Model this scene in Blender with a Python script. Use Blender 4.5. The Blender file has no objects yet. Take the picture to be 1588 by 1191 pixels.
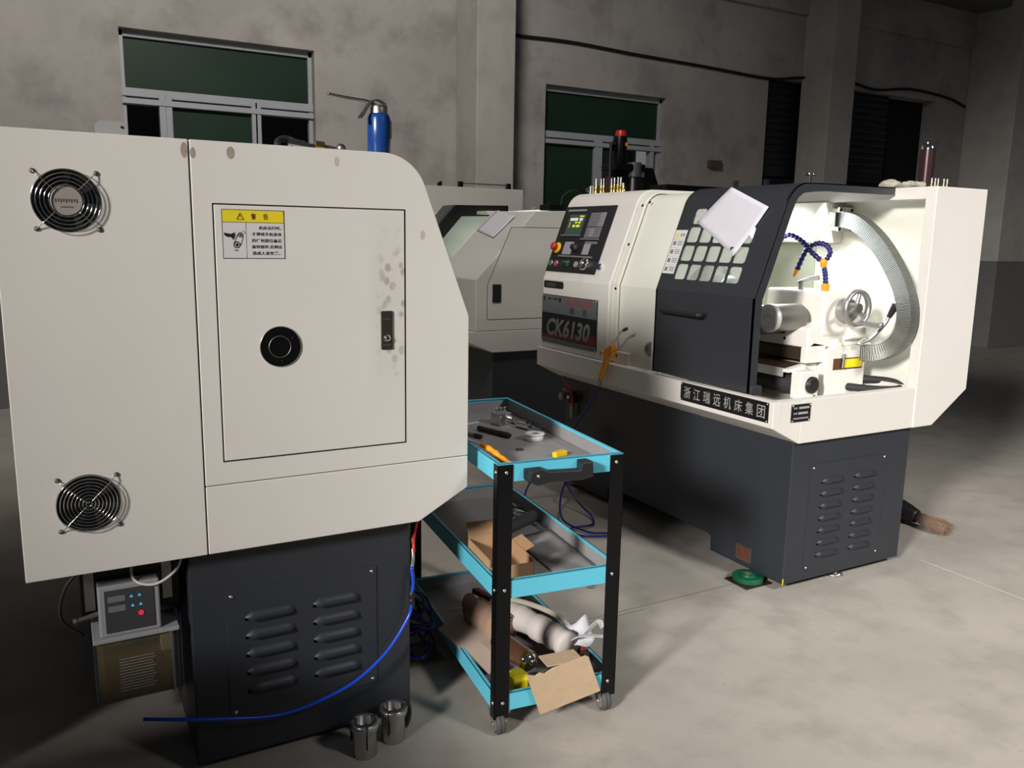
import bpy, math, random
from mathutils import Vector, Matrix
random.seed(7)
SC = bpy.context.scene
COL = SC.collection
PI = math.pi

# ------------------------------------------------------------------ camera
cam = bpy.data.cameras.new('camera')
cam_o = bpy.data.objects.new('camera', cam); COL.objects.link(cam_o)
cam.sensor_width = 36.0
cam.lens = 1282.33 * 36.0 / 1588.0
cam.clip_start = .05; cam.clip_end = 60
_p, _r, _y = 0.17526, -0.018039, 0.503602
_f = Vector((math.sin(_y)*math.cos(_p), math.cos(_y)*math.cos(_p), -math.sin(_p)))
_rt = Vector((math.cos(_y), -math.sin(_y), 0)); _d = _f.cross(_rt)
_r2 = math.cos(_r)*_rt + math.sin(_r)*_d; _d2 = -math.sin(_r)*_rt + math.cos(_r)*_d
cam_o.matrix_world = Matrix(((_r2.x, -_d2.x, -_f.x, 0), (_r2.y, -_d2.y, -_f.y, 0), (_r2.z, -_d2.z, -_f.z, 1.40), (0, 0, 0, 1)))
SC.camera = cam_o

# ------------------------------------------------------------------ world, lights, exposure
w = bpy.data.worlds.new('world'); SC.world = w; w.use_nodes = True
w.node_tree.nodes['Background'].inputs[0].default_value = (.80, .86, 1, 1)
w.node_tree.nodes['Background'].inputs[1].default_value = .035

def lamp(name, kind, loc, target, power, color, size=None, size_y=None, **kw):
    l = bpy.data.lights.new(name, kind); l.energy = power; l.color = color
    if kind == 'AREA':
        l.size = size
        if size_y: l.shape = 'RECTANGLE'; l.size_y = size_y
    elif size: l.shadow_soft_size = size
    for k, v in kw.items(): setattr(l, k, v)
    o = bpy.data.objects.new(name, l); COL.objects.link(o); o.location = loc
    o.rotation_euler = (Vector(target)-Vector(loc)).to_track_quat('-Z', 'Y').to_euler()
    return o
# high hall lamp far behind and to the side of the photographer
lamp('hall_lamp_side', 'SPOT', (-8, -3.0, 4.8), (4.4, 1.5, .5), 9000, (1, .967, .93), size=.8, spot_size=math.radians(35.5), spot_blend=1)
# added fill spot behind the camera, brightens end faces and aisle floor
lamp('hall_lamp_aisle', 'SPOT', (3.6, -2.8, 4.4), (3.4, 1.7, .3), 1150, (1, .975, .95), size=.5, spot_size=math.radians(56), spot_blend=1)
# lamp hanging high over the machines
lamp('hall_lamp_overhead', 'SPOT', (2.2, 2.6, 6.2), (2.7, 2.7, 0), 210, (1, .97, .93), size=.25, spot_size=math.radians(48), spot_blend=1)
# added fill spot over the machines, aimed to brighten the back wall
lamp('hall_lamp_ceiling', 'SPOT', (0.4, 2.6, 5.2), (1.6, 7.5, 2.6), 780, (1, .94, .88), size=.6, spot_size=math.radians(105), spot_blend=.9)

SC.view_settings.view_transform = 'Standard'
SC.view_settings.look = 'None'
SC.view_settings.gamma = 1
SC.view_settings.use_curve_mapping = False
SC.view_settings.exposure = 0.0

# ------------------------------------------------------------------ materials
def new_mat(name):
    m = bpy.data.materials.new(name); m.use_nodes = True
    return m, m.node_tree.nodes, m.node_tree.links
def mat(name, col, rough=.5, metal=0, bump=0, bscale=200, var=0, vscale=6, spec=.5, emit=None, alpha=None):
    m, n, l = new_mat(name); b = n['Principled BSDF']
    b.inputs['Base Color'].default_value = (*col, 1)
    b.inputs['Roughness'].default_value = rough
    b.inputs['Metallic'].default_value = metal
    b.inputs['Specular IOR Level'].default_value = spec
    tc = n.new('ShaderNodeTexCoord')
    nz = n.new('ShaderNodeTexNoise'); nz.inputs['Scale'].default_value = vscale; nz.inputs['Detail'].default_value = 5
    l.new(tc.outputs['Object'], nz.inputs['Vector'])
    mx = n.new('ShaderNodeMix'); mx.data_type = 'RGBA'
    v = var or .06
    mx.inputs[6].default_value = (*[c*(1-v) for c in col], 1); mx.inputs[7].default_value = (*[min(1, c*(1+v)) for c in col], 1)
    l.new(nz.outputs[0], mx.inputs[0]); l.new(mx.outputs[2], b.inputs['Base Color'])
    if bump:
        n2 = n.new('ShaderNodeTexNoise'); n2.inputs['Scale'].default_value = bscale
        l.new(tc.outputs['Object'], n2.inputs['Vector'])
        bp = n.new('ShaderNodeBump'); bp.inputs['Strength'].default_value = bump; bp.inputs['Distance'].default_value = .002
        l.new(n2.outputs[0], bp.inputs['Height']); l.new(bp.outputs[0], b.inputs['Normal'])
    if emit:
        b.inputs['Emission Color'].default_value = (*emit[:3], 1); b.inputs['Emission Strength'].default_value = emit[3]
    return m
def clear_mat(name, tint=(1, 1, 1), gloss=.12, haze=.1, rough=.05):
    m, n, l = new_mat(name); n.remove(n['Principled BSDF'])
    out = n['Material Output']
    t = n.new('ShaderNodeBsdfTransparent'); t.inputs[0].default_value = (*tint, 1)
    g = n.new('ShaderNodeBsdfGlossy'); g.inputs['Roughness'].default_value = rough
    d = n.new('ShaderNodeBsdfDiffuse'); d.inputs[0].default_value = (*tint, 1)
    a = n.new('ShaderNodeMixShader'); a.inputs[0].default_value = haze; l.new(t.outputs[0], a.inputs[1]); l.new(d.outputs[0], a.inputs[2])
    c = n.new('ShaderNodeMixShader'); c.inputs[0].default_value = gloss; l.new(a.outputs[0], c.inputs[1]); l.new(g.outputs[0], c.inputs[2])
    l.new(c.outputs[0], out.inputs[0]); return m

M = {}
M['white'] = mat('cream_paint', (.69, .66, .61), .42, bump=.06, bscale=500, var=.03)
M['white_in'] = mat('cream_paint_inside', (.72, .71, .63), .4, bump=.05, bscale=400, var=.04, vscale=3)
M['dirty_in'] = mat('oil_stained_paint', (.42, .44, .34), .45, bump=.05, var=.22, vscale=10)  # dirt plus the shade under the lamp housing, both in the colour
M['brown_screw'] = mat('brown_screw', (.16, .12, .095), .5, .4)
M['thumb'] = mat('thumb_mark', (.33, .27, .21), .7, var=.3, vscale=150)
M['thumb_faint'] = mat('thumb_mark_faint', (.50, .46, .40), .7, var=.2, vscale=150)
M['tape_white'] = mat('tape_white', (.85, .84, .83), .5)
M['grey_white'] = mat('grey_white_paint', (.56, .55, .51), .42, bump=.05, bscale=400, var=.05)
M['cast'] = mat('white_casting', (.80, .77, .70), .4, bump=.15, bscale=120)
M['dark'] = mat('charcoal_paint', (.025, .0285, .036), .42, bump=.10, bscale=600, var=.1)
M['door'] = mat('charcoal_textured_paint', (.026, .028, .033), .33, bump=.35, bscale=700, var=.1)
M['black'] = mat('black_steel', (.0035, .0035, .004), .36, spec=.22, bump=.05, bscale=300)
M['black_plastic'] = mat('black_plastic', (.012, .012, .013), .45)
M['gap'] = mat('gap_black', (.004, .004, .004), .9)
M['rubber'] = mat('rubber', (.02, .02, .02), .7)
M['blue'] = mat('cyan_paint', (.11, .51, .66), .42, bump=.05, var=.05)
M['liner'] = mat('tray_grey', (.27, .26, .26), .5, bump=.12, bscale=80, var=.22, vscale=9)
M['steel'] = mat('steel', (.55, .54, .52), .28, 1, var=.1)
M['chrome'] = mat('chrome', (.85, .85, .85), .10, 1)
M['zinc'] = mat('zinc', (.75, .74, .70), .3, 1)
M['dull'] = mat('dull_steel', (.30, .29, .27), .45, 1, var=.2)
M['alu'] = mat('cast_aluminium', (.42, .42, .41), .38, .8, var=.06)
M['brass'] = mat('brass', (.80, .58, .18), .25, 1)
M['copper'] = mat('copper_rust', (.17, .055, .03), .55, .3, var=.7, vscale=40)
M['red'] = mat('red_plastic', (.55, .02, .02), .35)
M['pinkred'] = mat('pink_red', (.6, .05, .10), .35)
M['green'] = mat('green_plastic', (.02, .22, .10), .35)
M['padgreen'] = mat('green_enamel', (.004, .11, .045), .45, var=.2)
M['navy'] = mat('navy_plastic', (.014, .010, .11), .25)
M['hoseblue'] = mat('blue_hose', (.008, .07, .62), .25)
M['hosedark'] = mat('dark_blue_hose', (.01, .015, .20), .3)
M['cobalt'] = mat('cobalt_paint', (.010, .05, .22), .25)
M['yellow'] = mat('yellow_plastic', (.80, .50, .01), .4)
M['orange'] = mat('orange_plastic', (.85, .32, .01), .4)
M['lemon'] = mat('lemon_plastic', (.85, .72, .01), .4)
M['paper'] = mat('paper', (.62, .60, .65), .7, bump=.3, bscale=14, var=.07, vscale=12)
M['label'] = mat('label_white', (.62, .60, .60), .5)
M['labely'] = mat('label_yellow', (.75, .60, .02), .5)
M['ink'] = mat('ink', (.012, .012, .012), .5)
M['brown_ink'] = mat('brown_ink', (.10, .045, .005), .5)
M['plate_black'] = mat('plate_black', (.008, .008, .008), .35)
M['silver'] = mat('silver_ink', (.55, .55, .53), .35, .5)
M['panelgrey'] = mat('panel_grey', (.17, .17, .18), .4)
M['panelgrey2'] = mat('panel_light_grey', (.30, .30, .31), .4)
M['logo_grey'] = mat('logo_grey', (.12, .135, .14), .3)
M['logo_red'] = mat('logo_red', (.16, .008, .008), .35)
M['logo_text_red'] = mat('logo_text_red', (.35, .03, .03), .4)
M['logo_letter'] = mat('logo_letter', (.19, .20, .195), .4)
M['card'] = mat('cardboard', (.42, .255, .135), .8, bump=.25, bscale=60, var=.12, vscale=20)
M['card_pale'] = mat('cardboard_pale', (.52, .375, .24), .8, bump=.3, bscale=50, var=.14, vscale=25)
M['kraft'] = mat('cardboard_lining', (.46, .37, .30), .8, var=.1)
M['wood'] = mat('wood_handle', (.40, .20, .10), .5, var=.2, vscale=30)
M['cloth'] = mat('white_cloth', (.55, .50, .47), .9, bump=.6, bscale=25, var=.15)
M['amber'] = clear_mat('amber_plastic', (.62, .42, .30), .1, .6, .2)
M['clear'] = clear_mat('clear_plastic', (.9, .9, .86), .08, .12, .1)
M['pane'] = clear_mat('door_pane', (.93, .96, .94), .05, .10, .15)
M['tankclear'] = clear_mat('tank_plastic', (.50, .45, .30), .08, .10, .1)
M['oil'] = mat('oil', (.16, .10, .02), .2)
M['bristle'] = mat('broom_bristle', (.20, .13, .09), .9, bump=1, bscale=90, var=.4, vscale=60)
M['rag'] = mat('rag', (.36, .34, .27), .9, bump=.6, bscale=30, var=.2)
M['board'] = mat('brown_board', (.10, .05, .025), .7, var=.15)
M['glassgreen'] = mat('green_glass', (.014, .036, .022), .45, spec=.2, var=.35, vscale=2)
M['winframe'] = mat('window_frame', (.38, .40, .43), .5, var=.1)
M['screen'] = mat('screen', (.02, .035, .03), .25, emit=(.35, .5, .42, .06))
M['scr_yel'] = mat('screen_yellow', (.6, .6, .02), .5, emit=(.8, .85, .05, .35))
M['scr_wht'] = mat('screen_white', (.6, .6, .6), .5, emit=(.8, .85, .8, .3))
M['led_blue'] = mat('led_blue', (.02, .2, .5), .5, emit=(.1, .5, 1, .55))
M['led_red'] = mat('led_red', (.6, .02, .04), .5, emit=(1, .04, .1, .35))
M['lamp_on'] = mat('lamp_on', (1, 1, 1), .5, emit=(.97, .98, 1, 2.6))
M['maroon'] = mat('maroon_tube', (.045, .02, .022), .3, .4)
M['shutter'] = mat('shutter', (.014, .02, .025), .35, .3)
M['rustbar'] = mat('rusty_way', (.055, .035, .022), .5, .4, var=.6, vscale=60)
M['straw'] = mat('pvc_strap', (.6, .62, .6), .4)

# stained cream paint of the near end door : finger marks at its free edge
def stained():
    m = mat('cream_paint_fingered', (.69, .66, .61), .42, bump=.06, bscale=500, var=.03)
    n, l = m.node_tree.nodes, m.node_tree.links; b = n['Principled BSDF']
    src = b.inputs['Base Color'].links[0].from_socket
    tc = n.new('ShaderNodeTexCoord'); sp = n.new('ShaderNodeSeparateXYZ'); l.new(tc.outputs['Object'], sp.inputs[0])
    def band(sock, c, wd):
        a = n.new('ShaderNodeMath'); a.operation = 'SUBTRACT'; l.new(sock, a.inputs[0]); a.inputs[1].default_value = c
        q = n.new('ShaderNodeMath'); q.operation = 'ABSOLUTE'; l.new(a.outputs[0], q.inputs[0])
        r = n.new('ShaderNodeMapRange'); r.inputs[1].default_value = wd; r.inputs[2].default_value = wd*.35
        l.new(q.outputs[0], r.inputs[0]); return r.outputs[0]
    def mul(a, b_):
        q = n.new('ShaderNodeMath'); q.operation = 'MULTIPLY'; l.new(a, q.inputs[0]); l.new(b_, q.inputs[1]); return q.outputs[0]
    vx = n.new('ShaderNodeTexVoronoi'); vx.inputs['Scale'].default_value = 48
    mp = n.new('ShaderNodeMapping'); mp.inputs['Scale'].default_value = (1, 1, .75); l.new(tc.outputs['Object'], mp.inputs[0]); l.new(mp.outputs[0], vx.inputs['Vector'])
    r1 = n.new('ShaderNodeMapRange'); r1.inputs[1].default_value = .50; r1.inputs[2].default_value = .30; l.new(vx.outputs['Distance'], r1.inputs[0])
    nz = n.new('ShaderNodeTexNoise'); nz.inputs['Scale'].default_value = 17; l.new(tc.outputs['Object'], nz.inputs['Vector'])
    r2 = n.new('ShaderNodeMapRange'); r2.inputs[1].default_value = .38; r2.inputs[2].default_value = .55; l.new(nz.outputs[0], r2.inputs[0])
    msk = mul(mul(r1.outputs[0], r2.outputs[0]), mul(band(sp.outputs[0], .765-.43, .055), band(sp.outputs[2], 1.22, .22)))
    nz3 = n.new('ShaderNodeTexNoise'); nz3.inputs['Scale'].default_value = 9; l.new(tc.outputs['Object'], nz3.inputs['Vector'])
    soft = mul(mul(nz3.outputs[0], band(sp.outputs[0], .755-.43, .07)), band(sp.outputs[2], 1.20, .28))
    s2 = n.new('ShaderNodeMath'); s2.operation = 'MULTIPLY'; s2.inputs[1].default_value = .38; l.new(soft, s2.inputs[0])
    ad = n.new('ShaderNodeMath'); ad.operation = 'ADD'; ad.use_clamp = True; l.new(msk, ad.inputs[0]); l.new(s2.outputs[0], ad.inputs[1])
    fc = n.new('ShaderNodeMath'); fc.operation = 'MULTIPLY'; fc.inputs[1].default_value = .58; l.new(ad.outputs[0], fc.inputs[0])
    mx = n.new('ShaderNodeMix'); mx.data_type = 'RGBA'; l.new(fc.outputs[0], mx.inputs[0]); l.new(src, mx.inputs[6]); mx.inputs[7].default_value = (.20, .17, .13, 1)
    l.new(mx.outputs[2], b.inputs['Base Color']); return m
M['stained'] = stained()

def concrete(name, c1, c2, c3, s1, s2, floor=False, dado=None):
    m, n, l = new_mat(name); b = n['Principled BSDF']; b.inputs['Roughness'].default_value = .62 if floor else .85
    tc = n.new('ShaderNodeTexCoord')
    def noise(s, d=6, r=.6):
        z = n.new('ShaderNodeTexNoise'); z.inputs['Scale'].default_value = s; z.inputs['Detail'].default_value = d; z.inputs['Roughness'].default_value = r
        l.new(tc.outputs['Object'], z.inputs['Vector']); return z.outputs[0]
    def mixc(f, a, b_):
        x = n.new('ShaderNodeMix'); x.data_type = 'RGBA'
        l.new(f, x.inputs[0])
        for i, v in ((6, a), (7, b_)):
            if isinstance(v, tuple): x.inputs[i].default_value = (*v, 1)
            else: l.new(v, x.inputs[i])
        return x.outputs[2]
    def rng(f, a, b_, c=0, d=1):
        r = n.new('ShaderNodeMapRange'); r.inputs[1].default_value = a; r.inputs[2].default_value = b_; r.inputs[3].default_value = c; r.inputs[4].default_value = d
        l.new(f, r.inputs[0]); return r.outputs[0]
    col = mixc(rng(noise(s1), .35, .65), c1, c2)
    col = mixc(rng(noise(s2, 3), .48, .68, 0, .62), col, c3)
    if floor:
        sp = n.new('ShaderNodeSeparateXYZ'); l.new(tc.outputs['Object'], sp.inputs[0])
        col = mixc(rng(noise(28, 3), .68, .76, 0, .35), col, (.10, .085, .07))
    if dado:
        sp = n.new('ShaderNodeSeparateXYZ'); l.new(tc.outputs['Object'], sp.inputs[0])
        g = n.new('ShaderNodeMath'); g.operation = 'LESS_THAN'; g.inputs[1].default_value = dado; l.new(sp.outputs[2], g.inputs[0])
        k = n.new('ShaderNodeMath'); k.operation = 'MULTIPLY'; k.inputs[1].default_value = .8; l.new(g.outputs[0], k.inputs[0])
        col = mixc(k.outputs[0], col, (.085, .085, .09))
    l.new(col, b.inputs['Base Color'])
    bp = n.new('ShaderNodeBump'); bp.inputs['Strength'].default_value = .25; bp.inputs['Distance'].default_value = .004
    l.new(noise(30, 8, .7), bp.inputs['Height']); l.new(bp.outputs[0], b.inputs['Normal'])
    return m
M['floor'] = concrete('concrete_floor', (.40, .365, .32), (.47, .43, .38), (.33, .30, .26), 1.6, 5, True)
M['wall'] = concrete('plaster_wall', (.34, .32, .305), (.47, .445, .42), (.20, .185, .175), 1.3, 2.6, dado=1.28)
M['column'] = concrete('plaster_column', (.42, .40, .37), (.47, .445, .41), (.36, .34, .31), 1.5, 4, dado=1.2)
M['ceiling'] = concrete('ceiling_concrete', (.12, .12, .12), (.15, .15, .15), (.10, .10, .10), 1, 3)

# ------------------------------------------------------------------ mesh helpers
ORG = {}
class MB:
    def __init__(s): s.v = []; s.f = []; s.sm = []
    def add(s, vs, fs, smooth=False):
        k = len(s.v); s.v += [tuple(v) for v in vs]; s.f += [tuple(i+k for i in f) for f in fs]; s.sm += [smooth]*len(fs); return s
    def box(s, x0, x1, y0, y1, z0, z1):
        return s.add([(x0,y0,z0),(x1,y0,z0),(x1,y1,z0),(x0,y1,z0),(x0,y0,z1),(x1,y0,z1),(x1,y1,z1),(x0,y1,z1)],
                     [(0,3,2,1),(4,5,6,7),(0,1,5,4),(1,2,6,5),(2,3,7,6),(3,0,4,7)])
    def obox(s, c, ax, ay, az):   # oriented box: centre, half vectors
        c, ax, ay, az = map(Vector, (c, ax, ay, az)); vs = []
        for k in (-1, 1):
            for i, j in ((-1,-1),(1,-1),(1,1),(-1,1)): vs.append(c+i*ax+j*ay+k*az)
        return s.add(vs, [(0,3,2,1),(4,5,6,7),(0,1,5,4),(1,2,6,5),(2,3,7,6),(3,0,4,7)])
    def prism(s, poly, axis, a, b, smooth=False):   # poly in the two other axes, in x,y,z order
        def P(p, t):
            return {'x': (t, p[0], p[1]), 'y': (p[0], t, p[1]), 'z': (p[0], p[1], t)}[axis]
        n = len(poly); vs = [P(p, a) for p in poly]+[P(p, b) for p in poly]
        s.add(vs, [tuple(range(n)), tuple(range(2*n-1, n-1, -1))])
        k = len(s.v)-2*n
        for i in range(n):
            j = (i+1) % n; s.f.append((k+i, k+n+i, k+n+j, k+j)); s.sm.append(smooth)
        return s
    def lathe(s, c, axis, prof, n=32, smooth=True, cap=True, closed=False):  # prof: (r, t) along axis
        c = Vector(c); a = Vector(axis).normalized(); u = a.orthogonal().normalized(); w_ = a.cross(u); vs = []
        for r, t in prof:
            for i in range(n):
                q = 2*PI*i/n; vs.append(c+a*t+(u*math.cos(q)+w_*math.sin(q))*r)
        fs = []; m = len(prof)
        for k in range(m-1 if not closed else m):
            k2 = (k+1) % m
            for i in range(n):
                j = (i+1) % n; fs.append((k*n+i, k*n+j, k2*n+j, k2*n+i))
        s.add(vs, fs, smooth)
        if cap and not closed: s.add(vs[:n], [tuple(range(n-1, -1, -1))]); s.add(vs[-n:], [tuple(range(n))])
        return s
    def cyl(s, a, b, r, n=24, r2=None):
        a, b = Vector(a), Vector(b); return s.lathe(a, b-a, [(r, 0), (r if r2 is None else r2, (b-a).length)], n)
    def ring(s, c, axis, R, r, n=40, m=10):
        return s.lathe(c, axis, [(R+r*math.cos(2*PI*k/m), r*math.sin(2*PI*k/m)) for k in range(m)], n, closed=True)
    def sphere(s, c, r, n=16, sc=(1,1,1)):
        c = Vector(c); k0 = len(s.v)
        s.lathe((0,0,0), (0,0,1), [(max(1e-4, r*math.sin(PI*k/n)), -r*math.cos(PI*k/n)) for k in range(n+1)], n*2, cap=False)
        for i in range(k0, len(s.v)):
            v = s.v[i]; s.v[i] = (c.x+v[0]*sc[0], c.y+v[1]*sc[1], c.z+v[2]*sc[2])
        return s
    def tube(s, pts, r, n=10, smoothpath=True, flat=None, rfun=None):
        pts = [Vector(p) for p in pts]
        if smoothpath and len(pts) > 2:
            out = []; P = [pts[0]*2-pts[1]]+pts+[pts[-1]*2-pts[-2]]
            for i in range(1, len(P)-2):
                for k in range(8):
                    t = k/8; a, b, c, d = P[i-1:i+3]
                    out.append(.5*((2*b)+(c-a)*t+(2*a-5*b+4*c-d)*t*t+(3*b-a-3*c+d)*t**3))
            out.append(pts[-1]); pts = out
        vs = []; up = None
        for i, p in enumerate(pts):
            t = (pts[min(i+1, len(pts)-1)]-pts[max(i-1, 0)]).normalized()
            if up is None: up = t.orthogonal().normalized()
            up = (up-t*up.dot(t)).normalized(); sd = t.cross(up)
            if flat is not None:
                u_ = Vector(flat[2]); u_ = (u_-t*u_.dot(t)).normalized(); s_ = t.cross(u_)
                for a_, b_ in ((-1,-1),(1,-1),(1,1),(-1,1)): vs.append(p+s_*flat[0]*a_+u_*flat[1]*b_)
            else:
                rr = r if rfun is None else r*rfun(i/(len(pts)-1), i)
                for k in range(n):
                    q = 2*PI*k/n; vs.append(p+(up*math.cos(q)+sd*math.sin(q))*rr)
        m = 4 if flat is not None else n; fs = []
        for i in range(len(pts)-1):
            for k in range(m):
                j = (k+1) % m; fs.append((i*m+k, i*m+j, (i+1)*m+j, (i+1)*m+k))
        fs.append(tuple(range(m-1, -1, -1))); fs.append(tuple((len(pts)-1)*m+k for k in range(m)))
        return s.add(vs, fs, flat is None)
    def build(s, name, m, parent=None, bevel=0, seg=2):
        o0 = ORG.get(parent, Vector((0,0,0))) if parent is not None else Vector((0,0,0))
        me = bpy.data.meshes.new(name); me.from_pydata([tuple(Vector(v)-o0) for v in s.v], [], s.f)
        for p, q in zip(me.polygons, s.sm): p.use_smooth = q
        me.materials.append(M[m] if isinstance(m, str) else m); me.update()
        import bmesh
        bm = bmesh.new(); bm.from_mesh(me); bmesh.ops.recalc_face_normals(bm, faces=bm.faces); bm.to_mesh(me); bm.free()
        o = bpy.data.objects.new(name, me); COL.objects.link(o)
        if parent is not None: o.parent = parent; ORG[o] = o0
        else: ORG[o] = Vector((0,0,0))
        if bevel:
            b = o.modifiers.new('b', 'BEVEL'); b.width = bevel; b.segments = seg; b.limit_method = 'ANGLE'; b.angle_limit = math.radians(35)
            b.harden_normals = False
        return o
    def single(s, name, m, label, cat, group=None, loc=None, bevel=0):   # one-mesh thing with its origin at its base
        vs = s.v; c = Vector(loc) if loc else Vector((sum(v[0] for v in vs)/len(vs), sum(v[1] for v in vs)/len(vs), min(v[2] for v in vs)))
        s.v = [tuple(Vector(v)-c) for v in vs]; o = s.build(name, m, None, bevel); o.location = c; ORG[o] = c
        return tag(o, label, cat, group)
def tag(o, label, cat, group=None):
    o['label'] = label; o['category'] = cat
    if group: o['group'] = group
    return o
def thing(name, loc, label, cat, group=None, rz=0, local=False):
    o = bpy.data.objects.new(name, None); COL.objects.link(o); o.location = loc; o.rotation_euler = (0, 0, rz); o.empty_display_size = .1
    ORG[o] = Vector((0,0,0)) if local else Vector(loc)
    return tag(o, label, cat, group)
def struct(o): o['kind'] = 'structure'; return o
def copy_tree(o, parent=None):
    c = o.copy(); COL.objects.link(c)
    if parent: c.parent = parent
    for ch in list(o.children): copy_tree(ch, c)
    return c

def text_mb(mb, body, org, xd, yd, w_, h_, lift=.0006, shear=0, bold=0):
    cu = bpy.data.curves.new('t', 'FONT'); cu.body = body; cu.resolution_u = 3; cu.offset = bold
    o = bpy.data.objects.new('t', cu); COL.objects.link(o); bpy.context.view_layer.update()
    me = bpy.data.meshes.new_from_object(o)
    vs = [v.co.copy() for v in me.vertices]
    if vs:
        for v in vs: v.x += shear*v.y
        x0 = min(v.x for v in vs); x1 = max(v.x for v in vs); y0 = min(v.y for v in vs); y1 = max(v.y for v in vs)
        org, xd, yd = Vector(org), Vector(xd).normalized(), Vector(yd).normalized(); nn = xd.cross(yd)
        mb.add([org+xd*((v.x-x0)/(x1-x0)*w_)+yd*((v.y-y0)/(y1-y0)*h_)+nn*lift for v in vs], [tuple(p.vertices) for p in me.polygons])
    bpy.data.objects.remove(o); bpy.data.curves.remove(cu); bpy.data.meshes.remove(me)
    return mb

def sheet_with_holes(outer, holes, th):     # 2D filled curve -> mesh verts/faces in local xy, thickness th
    cu = bpy.data.curves.new('h', 'CURVE'); cu.dimensions = '2D'; cu.fill_mode = 'BOTH'; cu.extrude = th/2
    for poly in [outer]+holes:
        sp = cu.splines.new('POLY'); sp.points.add(len(poly)-1); sp.use_cyclic_u = True
        for p, q in zip(sp.points, poly): p.co = (q[0], q[1], 0, 1)
    o = bpy.data.objects.new('h', cu); COL.objects.link(o); bpy.context.view_layer.update()
    me = bpy.data.meshes.new_from_object(o); r = ([v.co.copy() for v in me.vertices], [tuple(p.vertices) for p in me.polygons])
    bpy.data.objects.remove(o); bpy.data.curves.remove(cu); bpy.data.meshes.remove(me); return r
def rrect(x0, x1, y0, y1, r, n=5):
    out = []
    for cx, cy, a in ((x1-r, y1-r, 0), (x0+r, y1-r, PI/2), (x0+r, y0+r, PI), (x1-r, y0+r, 1.5*PI)):
        for k in range(n+1):
            q = a+PI/2*k/n; out.append((cx+r*math.cos(q), cy+r*math.sin(q)))
    return out
def screw(mb, p, nrm, r=.006):
    mb.lathe(p, nrm, [(r, 0), (r, .001), (r*.7, .003), (r*.2, .0036)], 12)
def arcpts(cx, cz, r, a0, a1, n=8):
    return [(cx+r*math.cos(math.radians(a0+(a1-a0)*k/n)), cz+r*math.sin(math.radians(a0+(a1-a0)*k/n))) for k in range(n+1)]

# ================================================================== SETTING
struct(MB().box(-6, 16, -4, 7.9, -.1, 0).build('floor', 'floor'))
fj = MB()
fj.box(1.2, 2.6, 2.385, 2.388, 0, .0005)
fj.box(1.0, 1.9, 2.36, 2.363, 0, .0005)
struct(MB().box(3.335, 3.340, -1, 2.215, 0, .0007).build('floor_3', mat('floor_ridge', (.52, .49, .45), .8)))
o = fj.build('floor_2', mat('floor_joint', (.16, .14, .12), .8)); struct(o)

WY = 7.5
# back wall with openings, one mesh from an outline with holes (x, z)
holes = [[(.56, 1.2), (.56, 2.97), (2.105, 2.97), (2.105, 1.2)],
         [(4.46, 1.2), (4.46, 2.93), (6.0, 2.93), (6.0, 1.2)],
         [(7.50, .001), (7.50, 3.31), (10.60, 3.31), (10.60, .001)],
         [(12.27, 1.2), (12.27, 2.93), (13.6, 2.93), (13.6, 1.2)]]
vs, fs = sheet_with_holes([(-6, 0), (16, 0), (16, 4.5), (-6, 4.5)], holes, .24)
mb = MB(); mb.add([(v.x, WY+.12+v.z, v.y) for v in vs], fs); struct(mb.build('wall_back', 'wall'))
struct(MB().box(-6, 16, 7.0, 7.9, 4.5, 5.0).build('ceiling', 'ceiling'))
struct(MB().box(-6, 16, WY-.05, WY-.001, 4.05, 4.5).build('trim_4', 'wall'))
for i, (x0, x1, p) in enumerate(((3.467, 3.86, .45), (8.03, 8.44, .45), (11.24, 12.2, .7))):
    struct(MB().box(x0, x1, WY-p, WY-.002, 0, 4.6).build('trim_%d' % (i+1), 'column', bevel=.01))
# added unseen blocks that shade the end-on lathe's lower end and floor
struct(MB().box(-2.6, -.25, .7, 1.75, 0, .62).build('wall_left', 'wall'))
struct(MB().box(-2.6, -.50, 2.2, 4.3, 0, 1.7).build('wall_left_2', 'wall'))  # added taller block, keeps the side lamp off the floor behind
# night behind the openings (dark rooms outside)
struct(MB().box(-6, 16, 10.2, 10.3, 0, 4.5).build('wall_outside', 'ceiling'))

def window(n, x0, x1, z0, z1, zm, panes):
    fr = MB(); y0, y1 = WY+.08, WY+.14
    fr.box(x0, x1, y0, y1, z1-.05, z1); fr.box(x0, x0+.035, y0, y1, z0, z1); fr.box(x1-.035, x1, y0, y1, z0, z1)
    fr.box(x0, x1, y0-.015, y1, zm-.035, zm+.03); fr.box(x0, x1, y0, y1, z0, z0+.05)
    fr.box(x0, x1, y0-.03, y1, zm-.095, zm-.05)
    for a in panes['bars']: fr.box(a, a+.05, y0-.02, y1, z0, zm)
    o = struct(fr.build('window_%d' % n, 'winframe', bevel=.004))
    MB().box(x0+.03, x1-.03, y0+.03, y0+.036, zm+.02, z1-.04).build('pane', 'glassgreen', o)
    for a, b in panes['glass']: MB().box(a, b, y0+.02, y0+.026, z0+.05, zm-.09).build('pane', 'glassgreen', o)
    # sill
    MB().box(x0-.02, x1+.02, WY-.03, WY+.08, z0-.04, z0+.002).build('window_sill', 'wall', o)
window(1, .56, 2.105, 1.2, 2.97, 2.50, dict(bars=[.835, .885, 1.57, 1.60], glass=[(.93, 1.58)]))
window(2, 4.46, 6.0, 1.2, 2.93, 2.46, dict(bars=[5.12, 5.17, 5.86], glass=[(4.49, 5.12), (5.22, 5.5)]))
window(3, 12.27, 13.6, 1.2, 2.93, 2.44, dict(bars=[12.9], glass=[(12.3, 12.9)]))
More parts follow.
